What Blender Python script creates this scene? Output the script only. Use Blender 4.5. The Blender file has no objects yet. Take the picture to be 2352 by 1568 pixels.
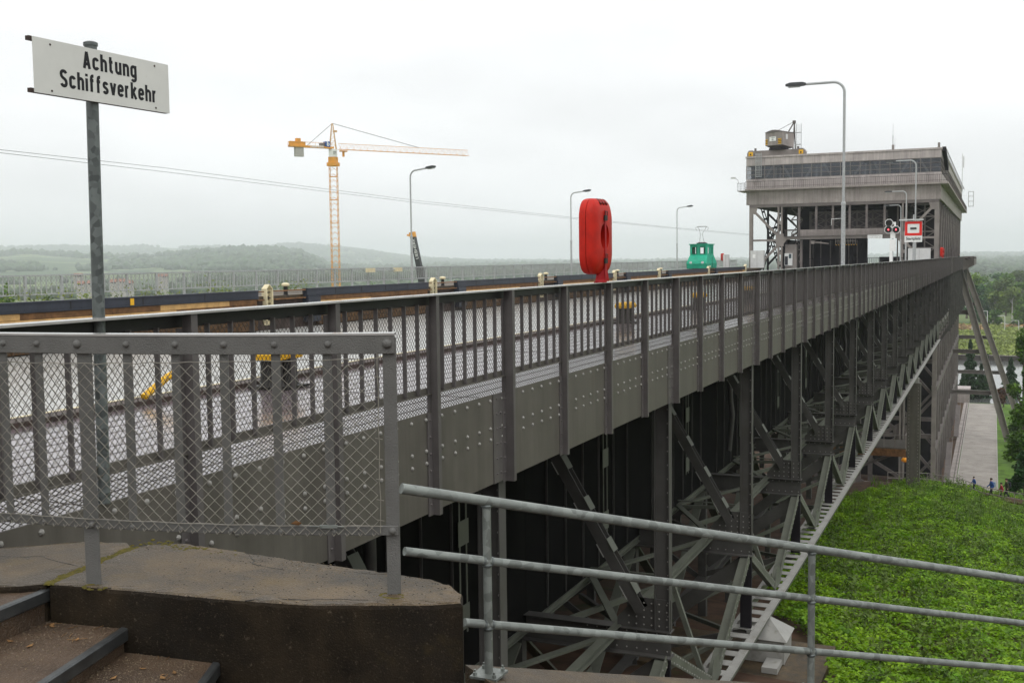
import bpy, bmesh, math, random
import numpy as np
from mathutils import Vector, Matrix, Euler
random.seed(7); RNG = np.random.default_rng(11)
SC = bpy.context.scene
COL = SC.collection
# ------------------------------------------------------------------ camera
# origin = camera; +Y runs along the canal bridge, +X to its right, Z up (metres)
FPX, CXP, CYP = 2560.0 * .98, 1176.0, 784.0          # focal length and centre in a 2352 px wide frame
VP = Vector(((2328. * .98 - CXP), -(596. * .98 - CYP), FPX)).normalized()
def frame_from_vanishing():
    """camera axes from the vanishing point of the bridge and the roll of the horizon"""
    global RIGHT, UP, FWD
    q = Vector((2328. * .98 - 1960. - CXP, -(596. * .98 + .0128 * 1960. - CYP), FPX)).normalized()
    yd = np.array(VP); n = np.cross(yd, np.array(q)); n /= np.linalg.norm(n)
    if n[1] < 0: n = -n
    xd = -np.cross(yd, n)
    R = np.stack([xd, yd, n], 1)
    RIGHT, UP, FWD = (Vector(R[i]) for i in range(3))
frame_from_vanishing()
cam = bpy.data.cameras.new('camera'); camo = bpy.data.objects.new('camera', cam); COL.objects.link(camo)
camo.matrix_world = Matrix(((RIGHT.x, UP.x, -FWD.x, 0), (RIGHT.y, UP.y, -FWD.y, 0), (RIGHT.z, UP.z, -FWD.z, 0), (0, 0, 0, 1)))
cam.sensor_width = 36; cam.lens = FPX / 2352 * 36; cam.clip_start = .05; cam.clip_end = 30000
SC.camera = camo
def ray(x, y): return RIGHT * ((x - CXP) / FPX) + UP * (-(y - CYP) / FPX) + FWD
def onX(x, y, X): r = ray(x, y); return r * (X / r.x)
def onY(x, y, Y): r = ray(x, y); return r * (Y / r.y)
def onZ(x, y, Z): r = ray(x, y); return r * (Z / r.z)
def atd(x, y, d): return ray(x, y) * d
# ------------------------------------------------------------------ sky, sun, exposure
W = bpy.data.worlds.new('World'); SC.world = W; W.use_nodes = True
def build_world():
    nt = W.node_tree; N = nt.nodes; L = nt.links; N.clear()
    out = N.new('ShaderNodeOutputWorld'); bg = N.new('ShaderNodeBackground'); bg.inputs['Strength'].default_value = .1
    sky = N.new('ShaderNodeTexSky'); sky.sky_type = 'NISHITA'; sky.sun_disc = False
    sky.sun_elevation = math.radians(58); sky.sun_rotation = math.radians(150)
    hs = N.new('ShaderNodeHueSaturation'); hs.inputs['Saturation'].default_value = .1
    L.new(sky.outputs[0], hs.inputs['Color'])
    tc = N.new('ShaderNodeTexCoord'); sx = N.new('ShaderNodeSeparateXYZ'); L.new(tc.outputs['Generated'], sx.inputs[0])
    mp = N.new('ShaderNodeMapping'); mp.inputs['Scale'].default_value = (1, 1, 3.2); L.new(tc.outputs['Generated'], mp.inputs[0])
    no = N.new('ShaderNodeTexNoise'); no.inputs['Scale'].default_value = 3.1; no.inputs['Detail'].default_value = 6; no.inputs['Roughness'].default_value = .5
    L.new(mp.outputs[0], no.inputs['Vector'])
    # overcast luminance: cloud layer gets brighter towards the zenith, thin streaks modulate it
    ab = N.new('ShaderNodeMath'); ab.operation = 'MAXIMUM'; ab.inputs[1].default_value = 0; L.new(sx.outputs['Z'], ab.inputs[0])
    g = N.new('ShaderNodeMath'); g.operation = 'MULTIPLY_ADD'; g.inputs[1].default_value = 6.5; g.inputs[2].default_value = 7.9; L.new(ab.outputs[0], g.inputs[0])
    r = N.new('ShaderNodeMapRange'); r.inputs['From Min'].default_value = .3; r.inputs['From Max'].default_value = .7; r.inputs['To Min'].default_value = .83; r.inputs['To Max'].default_value = 1.07
    L.new(no.outputs['Fac'], r.inputs['Value'])
    m = N.new('ShaderNodeMath'); m.operation = 'MULTIPLY'; L.new(g.outputs[0], m.inputs[0]); L.new(r.outputs[0], m.inputs[1])
    cl = N.new('ShaderNodeMixRGB'); cl.blend_type = 'MULTIPLY'; cl.inputs[0].default_value = 1; cl.inputs[2].default_value = (.975, .99, 1.0, 1); L.new(m.outputs[0], cl.inputs[1])
    mx = N.new('ShaderNodeMixRGB'); mx.inputs[0].default_value = .93; L.new(hs.outputs[0], mx.inputs[1]); L.new(cl.outputs[0], mx.inputs[2])
    L.new(mx.outputs[0], bg.inputs['Color']); L.new(bg.outputs[0], out.inputs[0])
build_world()
sun = bpy.data.lights.new('sun', 'SUN'); sun.energy = .55; sun.angle = math.radians(25); sun.color = (1, .97, .93)
suno = bpy.data.objects.new('sun', sun); COL.objects.link(suno)
_e, _r = math.radians(58), math.radians(150)
suno.rotation_euler = Vector((math.sin(_r) * math.cos(_e), math.cos(_r) * math.cos(_e), math.sin(_e))).to_track_quat('Z', 'Y').to_euler()
SC.view_settings.view_transform = 'Standard'; SC.view_settings.look = 'None'; SC.view_settings.gamma = 1; SC.view_settings.use_curve_mapping = False
SC.view_settings.exposure = 0.38
SC.render.engine = 'CYCLES'; SC.cycles.volume_bounces = 3; SC.cycles.max_bounces = 7; SC.cycles.diffuse_bounces = 3; SC.cycles.transparent_max_bounces = 16
# ------------------------------------------------------------------ materials
def mat(name, col, rough=.6, metal=0., var=.12, scale=6., bump=0., bscale=60., spots=None, coat=0, col2=None, vor=None, streak=0., spec=.22, thresh=(.35, .65)):
    m = bpy.data.materials.new(name); m.use_nodes = True; nt = m.node_tree; N, L = nt.nodes, nt.links
    b = N['Principled BSDF']; b.inputs['Roughness'].default_value = rough; b.inputs['Metallic'].default_value = metal
    b.inputs['Coat Weight'].default_value = coat; b.inputs['Specular IOR Level'].default_value = spec
    ge = N.new('ShaderNodeNewGeometry')
    if vor:
        no = N.new('ShaderNodeTexVoronoi'); no.inputs['Scale'].default_value = vor; fac = no.outputs['Color']
        sp = N.new('ShaderNodeSeparateColor'); L.new(ge.outputs['Position'], no.inputs['Vector']); L.new(fac, sp.inputs[0]); fac = sp.outputs[0]
    else:
        no = N.new('ShaderNodeTexNoise'); no.inputs['Scale'].default_value = scale; no.inputs['Detail'].default_value = 6; no.inputs['Roughness'].default_value = .62
        L.new(ge.outputs['Position'], no.inputs['Vector']); fac = no.outputs['Fac']
    mr = N.new('ShaderNodeMapRange'); mr.inputs['From Min'].default_value = thresh[0] if not vor else 0; mr.inputs['From Max'].default_value = thresh[1] if not vor else 1; L.new(fac, mr.inputs['Value'])
    mx = N.new('ShaderNodeMixRGB'); L.new(mr.outputs[0], mx.inputs[0])
    c = np.array(col)
    if col2 is None:
        mx.inputs[1].default_value = (*np.clip(c * (1 - var), 0, 1), 1); mx.inputs[2].default_value = (*np.clip(c * (1 + var), 0, 1), 1)
    else:
        mx.inputs[1].default_value = (*c, 1); mx.inputs[2].default_value = (*col2, 1)
    o = mx.outputs[0]
    if spots:                                  # (colour, scale, threshold low, high): dirt / moss / rust patches with their own shape
        for sc_, s_, t0, t1 in spots:
            n2 = N.new('ShaderNodeTexNoise'); n2.inputs['Scale'].default_value = s_; n2.inputs['Detail'].default_value = 8; n2.inputs['Roughness'].default_value = .7; L.new(ge.outputs['Position'], n2.inputs['Vector'])
            r2 = N.new('ShaderNodeMapRange'); r2.inputs['From Min'].default_value = t0; r2.inputs['From Max'].default_value = t1; L.new(n2.outputs['Fac'], r2.inputs['Value'])
            x2 = N.new('ShaderNodeMixRGB'); L.new(r2.outputs[0], x2.inputs[0]); L.new(o, x2.inputs[1]); x2.inputs[2].default_value = (*sc_, 1); o = x2.outputs[0]
    if streak:                                 # rain streaks running down
        mp = N.new('ShaderNodeMapping'); mp.inputs['Scale'].default_value = (2.2, 2.2, .12); L.new(ge.outputs['Position'], mp.inputs[0])
        n3 = N.new('ShaderNodeTexNoise'); n3.inputs['Scale'].default_value = 1.6; n3.inputs['Detail'].default_value = 7; n3.inputs['Roughness'].default_value = .7; L.new(mp.outputs[0], n3.inputs['Vector'])
        r3 = N.new('ShaderNodeMapRange'); r3.inputs['From Min'].default_value = .35; r3.inputs['From Max'].default_value = .68; r3.inputs['To Min'].default_value = 1 - streak; r3.inputs['To Max'].default_value = 1 + streak * .35; L.new(n3.outputs['Fac'], r3.inputs['Value'])
        x3 = N.new('ShaderNodeMixRGB'); x3.blend_type = 'MULTIPLY'; x3.inputs[0].default_value = 1; L.new(o, x3.inputs[1]); L.new(r3.outputs[0], x3.inputs[2]); o = x3.outputs[0]
    L.new(o, b.inputs['Base Color'])
    rr = N.new('ShaderNodeMapRange'); rr.inputs['To Min'].default_value = max(0, rough - .1); rr.inputs['To Max'].default_value = min(1, rough + .12); L.new(fac, rr.inputs['Value']); L.new(rr.outputs[0], b.inputs['Roughness'])
    if bump:
        nb = N.new('ShaderNodeTexNoise'); nb.inputs['Scale'].default_value = bscale; nb.inputs['Detail'].default_value = 4; L.new(ge.outputs['Position'], nb.inputs['Vector'])
        bp = N.new('ShaderNodeBump'); bp.inputs['Strength'].default_value = bump; bp.inputs['Distance'].default_value = .02; L.new(nb.outputs['Fac'], bp.inputs['Height']); L.new(bp.outputs[0], b.inputs['Normal'])
    return m
def leafmat(name, c1, c2, scale=.35, trans=.42, rough=.55):
    m = mat(name, c1, rough=rough, col2=c2, scale=scale, spec=.3)
    nt = m.node_tree; N, L = nt.nodes, nt.links; b = N['Principled BSDF']; out = N['Material Output']
    src = b.inputs['Base Color'].links[0].from_socket
    oi = N.new('ShaderNodeNewGeometry'); hv = N.new('ShaderNodeHueSaturation'); L.new(src, hv.inputs['Color'])
    mr = N.new('ShaderNodeMapRange'); mr.inputs['To Min'].default_value = .6; mr.inputs['To Max'].default_value = 1.4; L.new(oi.outputs['Random Per Island'], mr.inputs['Value']); L.new(mr.outputs[0], hv.inputs['Value'])
    L.new(hv.outputs[0], b.inputs['Base Color'])
    tr = N.new('ShaderNodeBsdfTranslucent'); L.new(hv.outputs[0], tr.inputs['Color'])
    mx = N.new('ShaderNodeMixShader'); mx.inputs[0].default_value = trans; L.new(b.outputs[0], mx.inputs[1]); L.new(tr.outputs[0], mx.inputs[2]); L.new(mx.outputs[0], out.inputs[0])
    return m
def emit(name, col, s):
    m = bpy.data.materials.new(name); m.use_nodes = True; b = m.node_tree.nodes['Principled BSDF']
    b.inputs['Base Color'].default_value = (*col, 1); b.inputs['Emission Color'].default_value = (*col, 1); b.inputs['Emission Strength'].default_value = s
    return m
M = dict(
 steel=mat('grey_steel_paint', (.106, .096, .082), .5, var=.10, scale=3, bump=.12, bscale=120, spots=[((.10, .085, .07), 1.3, .6, .75), ((.085, .05, .03), 3.3, .68, .78)], streak=.22),
 post=mat('grey_post_paint', (.106, .096, .093), .42, var=.10, scale=4, bump=.1, bscale=150, streak=.1),
 nearsteel=mat('near_grey_paint', (.125, .122, .115), .48, var=.08, scale=9, bump=.35, bscale=180, spots=[((.09, .085, .07), 5, .66, .8)]),
 truss=mat('dark_truss_paint', (.078, .075, .070), .6, var=.2, scale=1.2, bump=.1, bscale=60, spots=[((.06, .055, .045), .9, .55, .75)]),
 trussg=mat('greenish_truss_paint', (.115, .122, .098), .55, var=.15, scale=1.5, spots=[((.07, .06, .045), 1.6, .6, .75)]),
 chord=mat('pale_chord_paint', (.30, .295, .275), .5, var=.12, scale=1.5, spots=[((.16, .15, .12), 2.5, .55, .75), ((.2, .13, .08), 4, .68, .76)]),
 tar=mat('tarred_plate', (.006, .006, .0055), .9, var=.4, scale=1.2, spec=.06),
 rivet=mat('rivet_highlight_paint', (.28, .272, .25), .32, var=.1, scale=20),  # same paint as the girder, lightened to paint the highlights on the heads
 galv=mat('galvanised_pipe', (.19, .205, .19), .42, metal=.25, var=.28, vor=22, bump=.1, bscale=90),
 galvd=mat('weathered_galvanised_post', (.115, .128, .124), .4, metal=.25, var=.42, vor=26),
 railtop=mat('wet_rail_top_highlight', (.34, .325, .31), .14, var=.12, scale=8, spec=.6),  # glossy, and pale to paint the sky highlight along the rail tops
 wire=mat('fence_wire', (.25, .235, .20), .45, metal=.4, var=.2, scale=20),
 wired=mat('dark_fence_wire', (.07, .062, .052), .5, metal=.3, var=.2, scale=20),
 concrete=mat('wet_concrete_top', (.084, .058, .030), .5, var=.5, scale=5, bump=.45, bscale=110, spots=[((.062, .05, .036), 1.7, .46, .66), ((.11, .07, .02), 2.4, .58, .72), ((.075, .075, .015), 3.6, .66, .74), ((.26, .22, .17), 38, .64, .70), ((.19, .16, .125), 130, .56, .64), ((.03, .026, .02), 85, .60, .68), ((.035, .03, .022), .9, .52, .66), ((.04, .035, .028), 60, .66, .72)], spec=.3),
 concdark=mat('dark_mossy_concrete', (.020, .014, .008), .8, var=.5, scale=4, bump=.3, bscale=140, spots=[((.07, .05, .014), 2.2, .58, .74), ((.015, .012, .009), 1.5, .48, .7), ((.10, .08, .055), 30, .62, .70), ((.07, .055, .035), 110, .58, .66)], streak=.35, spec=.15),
 step=mat('wet_step_concrete', (.080, .053, .034), .42, var=.25, scale=6, bump=.5, bscale=120, spots=[((.06, .045, .035), 2, .5, .7), ((.24, .19, .15), 70, .62, .68), ((.15, .115, .09), 150, .55, .62)]),
 nosing=mat('steel_step_edge', (.10, .105, .105), .35, metal=.7, var=.2, scale=12),
 moss=mat('moss', (.075, .07, .012), .9, col2=(.14, .11, .02), scale=30, bump=.8, bscale=150),
 deck=mat('wet_deck_plates', (.16, .13, .138), .13, var=.22, scale=1.4, bump=.06, bscale=25, spots=[((.07, .045, .045), 1.1, .55, .75)], spec=.6),
 kerb=mat('rusty_kerb', (.06, .042, .036), .6, var=.4, scale=2, spots=[((.05, .03, .02), 3, .55, .7)]),
 cream=mat('cream_paint', (.66, .58, .38), .5, var=.1, scale=8, spots=[((.25, .17, .08), 6, .64, .75)]),
 yellow=mat('yellow_paint', (.72, .40, .02), .45, var=.1, scale=10, spots=[((.2, .1, .02), 9, .66, .75)]),
 black=mat('black_paint', (.018, .017, .016), .45, var=.3, scale=8),
 navy=mat('navy_beam_paint', (.032, .036, .048), .4, var=.22, scale=1.2, bump=.05, bscale=30),
 plankd=mat('brown_plank', (.17, .085, .035), .7, var=.35, scale=3, spots=[((.06, .03, .015), 4, .55, .7)]),
 plankl=mat('fresh_plank', (.55, .33, .13), .65, var=.2, scale=3, spots=[((.28, .15, .06), 5, .6, .72)]),
 plankw=mat('wet_plank', (.085, .045, .018), .6, var=.35, scale=3),
 white=mat('white_sign_enamel', (.66, .66, .62), .35, var=.04, scale=4, spots=[((.45, .42, .36), 6, .66, .8)]),
 pwhite=mat('white_paint', (.78, .78, .76), .45, var=.05, scale=4),
 ink=mat('black_lettering', (.012, .012, .014), .45, var=.1),
 red=mat('red_gel_coat', (.46, .014, .006), .5, var=.14, scale=7, bump=.12, bscale=260, spots=[((.20, .012, .010), 3, .6, .8)]),
 redd=mat('dark_red_steel', (.36, .012, .016), .5, var=.15, scale=8),
 signred=mat('traffic_sign_red', (.72, .03, .025), .45, var=.03),
 lampgrey=mat('lamp_pole_galvanised', (.40, .41, .41), .45, metal=.1, var=.18, scale=14),
 lamphead=mat('dark_lamp_head', (.05, .052, .055), .45, var=.1),
 green=mat('green_loco_paint', (.018, .33, .205), .42, var=.13, scale=1.6, spots=[((.02, .2, .14), 2.5, .6, .75)]),
 glass=mat('window_glass', (.035, .045, .06), .08, var=.3, scale=.3, spec=.8),
 crane=mat('orange_crane_paint', (.74, .34, .06), .5, var=.12, scale=.8),
 cranep=mat('pale_orange_paint', (.66, .42, .22), .5, var=.12, scale=.8),
 blue=mat('blue_panel', (.02, .10, .33), .45, var=.05),
 counter=mat('concrete_ballast', (.42, .40, .37), .8, var=.12, scale=2),
 lconc=mat('weathered_pinkish_concrete', (.45, .40, .385), .8, var=.14, scale=.5, bump=.2, bscale=3, spots=[((.17, .135, .12), .8, .60, .80), ((.24, .14, .085), 1.1, .68, .80)], streak=.30),
 lconc2=mat('weathered_grey_concrete', (.33, .292, .272), .8, var=.16, scale=.4, bump=.2, bscale=3, spots=[((.14, .12, .11), .6, .60, .80)], streak=.24),
 lsteel=mat('lift_steel', (.145, .126, .119), .6, var=.18, scale=.6, spots=[((.09, .07, .06), .8, .56, .75)]),
 lsteelp=mat('lift_steel_pale', (.22, .195, .18), .6, var=.15, scale=.6, spots=[((.15, .12, .1), .9, .58, .75)]),
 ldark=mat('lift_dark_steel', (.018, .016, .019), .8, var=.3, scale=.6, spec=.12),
 lplate=mat('gate_plate', (.095, .08, .088), .6, var=.2, scale=.7, streak=.2),
 lglass=mat('gallery_glass', (.075, .085, .105), .12, var=.45, scale=.25, spec=.7),
 alu=mat('pale_metal_cabinet', (.56, .56, .55), .45, var=.05, scale=2),
 road=mat('concrete_road', (.33, .30, .27), .75, var=.16, scale=.35, bump=.1, bscale=6, spots=[((.20, .18, .16), .5, .56, .75)]),
 grass=mat('mown_grass', (.085, .16, .018), .9, var=.35, scale=.6, bump=.6, bscale=5),
 bark=mat('bark', (.10, .08, .06), .9, var=.3, scale=3, bump=.5, bscale=15),
 birch=mat('birch_bark', (.42, .40, .36), .8, var=.25, scale=2),
 skin=mat('skin', (.5, .3, .22), .55, var=.05), hair=mat('hair', (.05, .035, .025), .7, var=.2),
 jblue=mat('blue_jacket', (.035, .09, .30), .7, var=.1), jred=mat('red_jacket', (.36, .03, .05), .7, var=.1), jdark=mat('dark_clothes', (.02, .022, .028), .8, var=.2), jgreen=mat('olive_clothes', (.055, .06, .035), .8, var=.2), jpale=mat('pale_blue_cloth', (.30, .36, .45), .8, var=.1),
 orange=mat('orange_lamp', (.85, .33, .02), .4, var=.05),
 roof=mat('red_tile_roof', (.30, .16, .12), .8, var=.2, scale=1), wallp=mat('pale_render', (.42, .39, .36), .8, var=.08, scale=.5),
 cable=mat('overhead_wire', (.10, .10, .10), .5, var=.05),
 reed=mat('dry_reeds', (.42, .27, .14), .9, var=.2, scale=.08), pile=mat('sheet_pile', (.05, .04, .035), .7, var=.25, scale=.8),
 litred=emit('red_signal_light', (1, .06, .08), 5.),
)
M['litter'] = mat('dry_leaf_litter', (.20, .11, .045), .8, var=.4, scale=30)
M['lglass'].node_tree.nodes['Principled BSDF'].inputs['Alpha'].default_value = .5
M['gritd'] = mat('dark_grit', (.022, .018, .013), .8, var=.4, scale=60); M['grit'] = mat('concrete_grit', (.15, .115, .075), .8, var=.5, scale=60)
# ------------------------------------------------------------------ mesh builder
class MB:
    def __init__(s): s.v = []; s.f = []; s.mi = []; s.cur = 0
    def add(s, vs, fs):
        n = len(s.v); s.v += [tuple(p) for p in vs]; s.f += [tuple(i + n for i in f) for f in fs]; s.mi += [s.cur] * len(fs); return s
    def hexa(s, p): return s.add(p, [(0, 3, 2, 1), (4, 5, 6, 7), (0, 1, 5, 4), (1, 2, 6, 5), (2, 3, 7, 6), (3, 0, 4, 7)])
    def box(s, x0, x1, y0, y1, z0, z1): return s.hexa([(x0, y0, z0), (x1, y0, z0), (x1, y1, z0), (x0, y1, z0), (x0, y0, z1), (x1, y0, z1), (x1, y1, z1), (x0, y1, z1)])
    def bar(s, a, b, w, h, up=(0, 0, 1)):
        a = Vector(a); b = Vector(b); d = (b - a).normalized(); u = Vector(up)
        if abs(d.dot(u)) > .99: u = Vector((0, 1, 0))
        r = d.cross(u).normalized() * (w / 2); t = r.cross(d).normalized() * (h / 2)
        return s.hexa([a - r - t, a + r - t, b + r - t, b - r - t, a - r + t, a + r + t, b + r + t, b - r + t])
    def ibeam(s, a, b, w, h, t=.02, up=(0, 0, 1)):
        a = Vector(a); b = Vector(b); d = (b - a).normalized(); u = Vector(up)
        if abs(d.dot(u)) > .99: u = Vector((0, 1, 0))
        r = d.cross(u).normalized(); q = r.cross(d).normalized()
        s.bar(a, b, t, h - 2 * t, q)
        for k in (-1, 1): o = q * (k * (h - t) / 2); s.bar(a + o, b + o, w, t, q)
        return s
    def tube(s, pts, r, n=8, cap=True):
        pts = [Vector(p) for p in pts]; rings = []; ref = None; m = len(pts)
        for i, p in enumerate(pts):
            t = (pts[min(i + 1, m - 1)] - pts[max(i - 1, 0)]).normalized()
            if ref is None: ref = t.orthogonal().normalized()
            ref = (ref - t * ref.dot(t)); ref = ref.normalized() if ref.length > 1e-6 else t.orthogonal().normalized()
            bq = t.cross(ref); rr = r[i] if isinstance(r, (list, tuple)) else r
            rings.append([p + (ref * math.cos(2 * math.pi * k / n) + bq * math.sin(2 * math.pi * k / n)) * rr for k in range(n)])
        vs = [q for g in rings for q in g]; fs = []
        for i in range(m - 1):
            for k in range(n): fs.append((i * n + k, i * n + (k + 1) % n, (i + 1) * n + (k + 1) % n, (i + 1) * n + k))
        if cap: fs.append(tuple(range(n - 1, -1, -1))); fs.append(tuple((m - 1) * n + k for k in range(n)))
        return s.add(vs, fs)
    def dome(s, c, nrm, r, h, n=8):
        c = Vector(c); q = Vector(nrm).normalized(); u = q.orthogonal().normalized(); w = q.cross(u); vs = []
        for k, (rr, hh) in enumerate(((1, 0), (.86, .5), (.48, .88))):
            vs += [c + (u * math.cos(2 * math.pi * i / n) + w * math.sin(2 * math.pi * i / n)) * r * rr + q * h * hh for i in range(n)]
        vs.append(c + q * h); fs = []
        for k in range(2):
            for i in range(n): fs.append((k * n + i, k * n + (i + 1) % n, (k + 1) * n + (i + 1) % n, (k + 1) * n + i))
        for i in range(n): fs.append((2 * n + i, 2 * n + (i + 1) % n, 3 * n))
        return s.add(vs, fs)
    def lathe(s, prof, c, n=16):
        c = Vector(c); vs = []; fs = []; m = len(prof)
        for r, z in prof: vs += [c + Vector((r * math.cos(2 * math.pi * i / n), r * math.sin(2 * math.pi * i / n), z)) for i in range(n)]
        for k in range(m - 1):
            for i in range(n): fs.append((k * n + i, k * n + (i + 1) % n, (k + 1) * n + (i + 1) % n, (k + 1) * n + i))
        fs.append(tuple(range(n - 1, -1, -1))); fs.append(tuple((m - 1) * n + i for i in range(n)))
        return s.add(vs, fs)
    def prism(s, poly, off):
        """closed polygon (3-D points) extruded by a vector"""
        off = Vector(off); a = [Vector(p) for p in poly]; n = len(a); b = [p + off for p in a]
        return s.add(a + b, [tuple(range(n - 1, -1, -1)), tuple(range(n, 2 * n))] + [(i, (i + 1) % n, n + (i + 1) % n, n + i) for i in range(n)])
    def quad(s, *p): return s.add(p, [tuple(range(len(p)))])
    def mesh(s, name, mats, smooth=False, org=(0, 0, 0), bevel=None):
        me = bpy.data.meshes.new(name); o = Vector(org)
        me.from_pydata([tuple(Vector(p) - o) for p in s.v], [], s.f)
        for m_ in (mats if isinstance(mats, (list, tuple)) else [mats]): me.materials.append(M[m_] if isinstance(m_, str) else m_)
        if any(s.mi): me.polygons.foreach_set('material_index', s.mi)
        bm = bmesh.new(); bm.from_mesh(me); bmesh.ops.recalc_face_normals(bm, faces=bm.faces)
        if bevel: bmesh.ops.bevel(bm, geom=bm.edges[:], offset=bevel, segments=1, affect='EDGES', clamp_overlap=True)
        bm.to_mesh(me); bm.free()
        if smooth: me.polygons.foreach_set('use_smooth', [True] * len(me.polygons)); me.set_sharp_from_angle(angle=math.radians(38))
        me.update(); return me
    def build(s, name, m, parent=None, smooth=False, bevel=None, kind=None):
        org = ORG.get(parent.name, Vector()) if parent else Vector()
        return place(name, s.mesh(name, m, smooth, org, bevel), parent, kind=kind)
ORG = {}
def place(name, me, parent=None, loc=(0, 0, 0), rot=None, kind=None):
    o = bpy.data.objects.new(name, me); COL.objects.link(o); o.location = loc
    if rot is not None: o.rotation_euler = rot
    if parent: o.parent = parent; ORG[o.name] = ORG.get(parent.name, Vector())
    if kind: o['kind'] = kind
    return o
def thing(name, label, cat, loc=(0, 0, 0), group=None, rz=0):
    """an Empty at the thing's base; parts are given in world coordinates unless the thing is rotated or copied"""
    o = bpy.data.objects.new(name, None); COL.objects.link(o); o.location = loc; o.rotation_euler = (0, 0, rz); o.empty_display_size = .2
    o['label'] = label; o['category'] = cat
    if group: o['group'] = group
    ORG[o.name] = Vector(loc); return o
def local(name, label, cat, loc=(0, 0, 0), group=None, rz=0):
    o = thing(name, label, cat, loc, group, rz); ORG[o.name] = Vector(); return o
def tag(o, label, cat, group=None):
    o['label'] = label; o['category'] = cat
    if group: o['group'] = group
    return o
def struct(o): o['kind'] = 'structure'; return o
def dup(src, loc, label, rz=None):
    """copy of a thing with its parts and sub-parts (mesh data shared)"""
    def rec(o, par):
        c = o.copy(); COL.objects.link(c); c.parent = par; ORG[c.name] = Vector()
        for ch in list(o.children): rec(ch, c)
        return c
    r = rec(src, None); r.location = loc; r['label'] = label
    if rz is not None: r.rotation_euler = (0, 0, rz)
    return r
def text_part(name, s, m, parent, loc, xdir, updir, size, sx=1., align='CENTER', depth=.002, weight=0., spacing=1.):
    """flat lettering on a surface; converted to a mesh"""
    cu = bpy.data.curves.new(name, 'FONT'); cu.body = s; cu.size = size; cu.align_x = align; cu.align_y = 'CENTER'; cu.extrude = depth; cu.offset = weight; cu.space_character = spacing; cu.resolution_u = 3
    t = bpy.data.objects.new('lettering_source', cu); COL.objects.link(t); bpy.context.view_layer.update()
    me = bpy.data.meshes.new_from_object(t.evaluated_get(bpy.context.evaluated_depsgraph_get())); bpy.data.objects.remove(t); bpy.data.curves.remove(cu)
    if sx < 0:                                 # negative: fit the line to this width
        xs = [v.co.x for v in me.vertices]; sx = -sx / (max(xs) - min(xs))
    X = Vector(xdir).normalized(); U = Vector(updir).normalized(); Nn = X.cross(U)
    me.transform(Matrix(((X.x * sx, U.x, Nn.x, 0), (X.y * sx, U.y, Nn.y, 0), (X.z * sx, U.z, Nn.z, 0), (0, 0, 0, 1))))
    me.transform(Matrix.Translation(Vector(loc) - ORG.get(parent.name, Vector()))); me.materials.clear(); me.materials.append(M[m]); me.name = name
    return place(name, me, parent)
# ================================================================== canal bridge
XA, ZT, ZB, ZG, ZL = -5.40, -.341, -1.353, -1.58, -2.647
PS, Y0 = 1.907, 8.21                                   # stanchion pitch, first stanchion
PANEL = 4 * PS; YV0 = Y0 + 2 * PS                      # truss panel
WATER = -3.24; XL, XLR = -32.4, -36.0                  # far water edge, far railing
YLIFT = 168.0
def posty(j): return Y0 + PS * j
JN = 84
bridge = thing('canal_bridge', 'long grey riveted steel canal bridge leading to the boat lift', 'bridge', (-20.7, 5, -7.3))
rv_me = MB().dome((0, 0, 0), (1, 0, 0), .023, .02, 8).mesh('rivet', 'rivet', True)
rvs = MB(); nriv = 0
def rivet(y, z, x=XA):
    """girder rivet: the nearest ones singly, the rest joined"""
    global nriv
    if 6.5 < y < 14.6 and nriv < 290: place('rivet', rv_me, cur, Vector((x, y, z)) - ORG[bridge.name]); nriv += 1
    else: rvs.dome((x, y, z), (1, 0, 0), .023, .02, 6 if y < 60 else 4)
for j in range(-3, JN):
    y0, y1 = posty(j), posty(j + 1)
    if j % 4 == 2:
        pl = MB().box(XA - .02, XA, y0 + .003, y1 - .003, ZL, ZG)
    else: pl = MB().box(XA - .02, XA, y0 + .003, y1 - .003, ZL, ZG)
    cur = pl.build('girder_plate', 'steel', bridge)
    rows = 6 if j < 40 else 4
    for i in range(rows):
        y = y0 + .24 + i * (PS - .36) / (rows - 1)
        for z in (ZG - .07, ZG - .40, ZG - .53): rivet(y, z)
rvs.build('rivet', 'rivet', bridge, True, kind='stuff')
# deck, troughs, stringers
MB().box(-9.0, XA - .022, 4.2, YLIFT - .5, ZG - .06, ZG - .005).build('walkway_deck', 'deck', bridge)
seam = MB()
for k in range(28): seam.box(-8.72, XA - .05, 5.4 + k * 6.0, 5.408 + k * 6.0, ZG - .005, ZG - .001)
for k in range(11): seam.box(-8.5 + k * .285, -8.492 + k * .285, 4.3, 168, ZG - .005, ZG - .0015)
seam.build('deck_joint', 'post', bridge)
MB().box(-9.05, -8.78, 4.2, YLIFT - .5, ZG - .004, ZG + .05).build('kerb', 'kerb', bridge)
MB().box(-9.11, -9.052, 4.2, YLIFT - .5, ZG - .25, ZG + .056).build('edge_strip', 'cream', bridge)
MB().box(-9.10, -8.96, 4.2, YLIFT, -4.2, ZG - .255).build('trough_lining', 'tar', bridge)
MB().box(-36.1, XL, 4.2, YLIFT + 2, ZG - .2, ZG).build('walkway_deck', 'concrete', bridge)
tw = -8.42
for k in range(-1, 21):
    yk = YV0 + PANEL * k
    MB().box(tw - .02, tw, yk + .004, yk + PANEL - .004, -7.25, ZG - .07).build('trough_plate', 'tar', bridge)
st_me = MB().box(tw + .001, tw + .05, -.006, .006, -6.55, -1.7).prism([(tw + .001, -.008, -6.552), (tw + .05, -.008, -6.552), (tw + .03, -.008, -7.2), (tw + .001, -.008, -7.2)], (0, .016, 0)).mesh('stiffener', 'truss', org=(bridge.location.x, 0, bridge.location.z))
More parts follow.
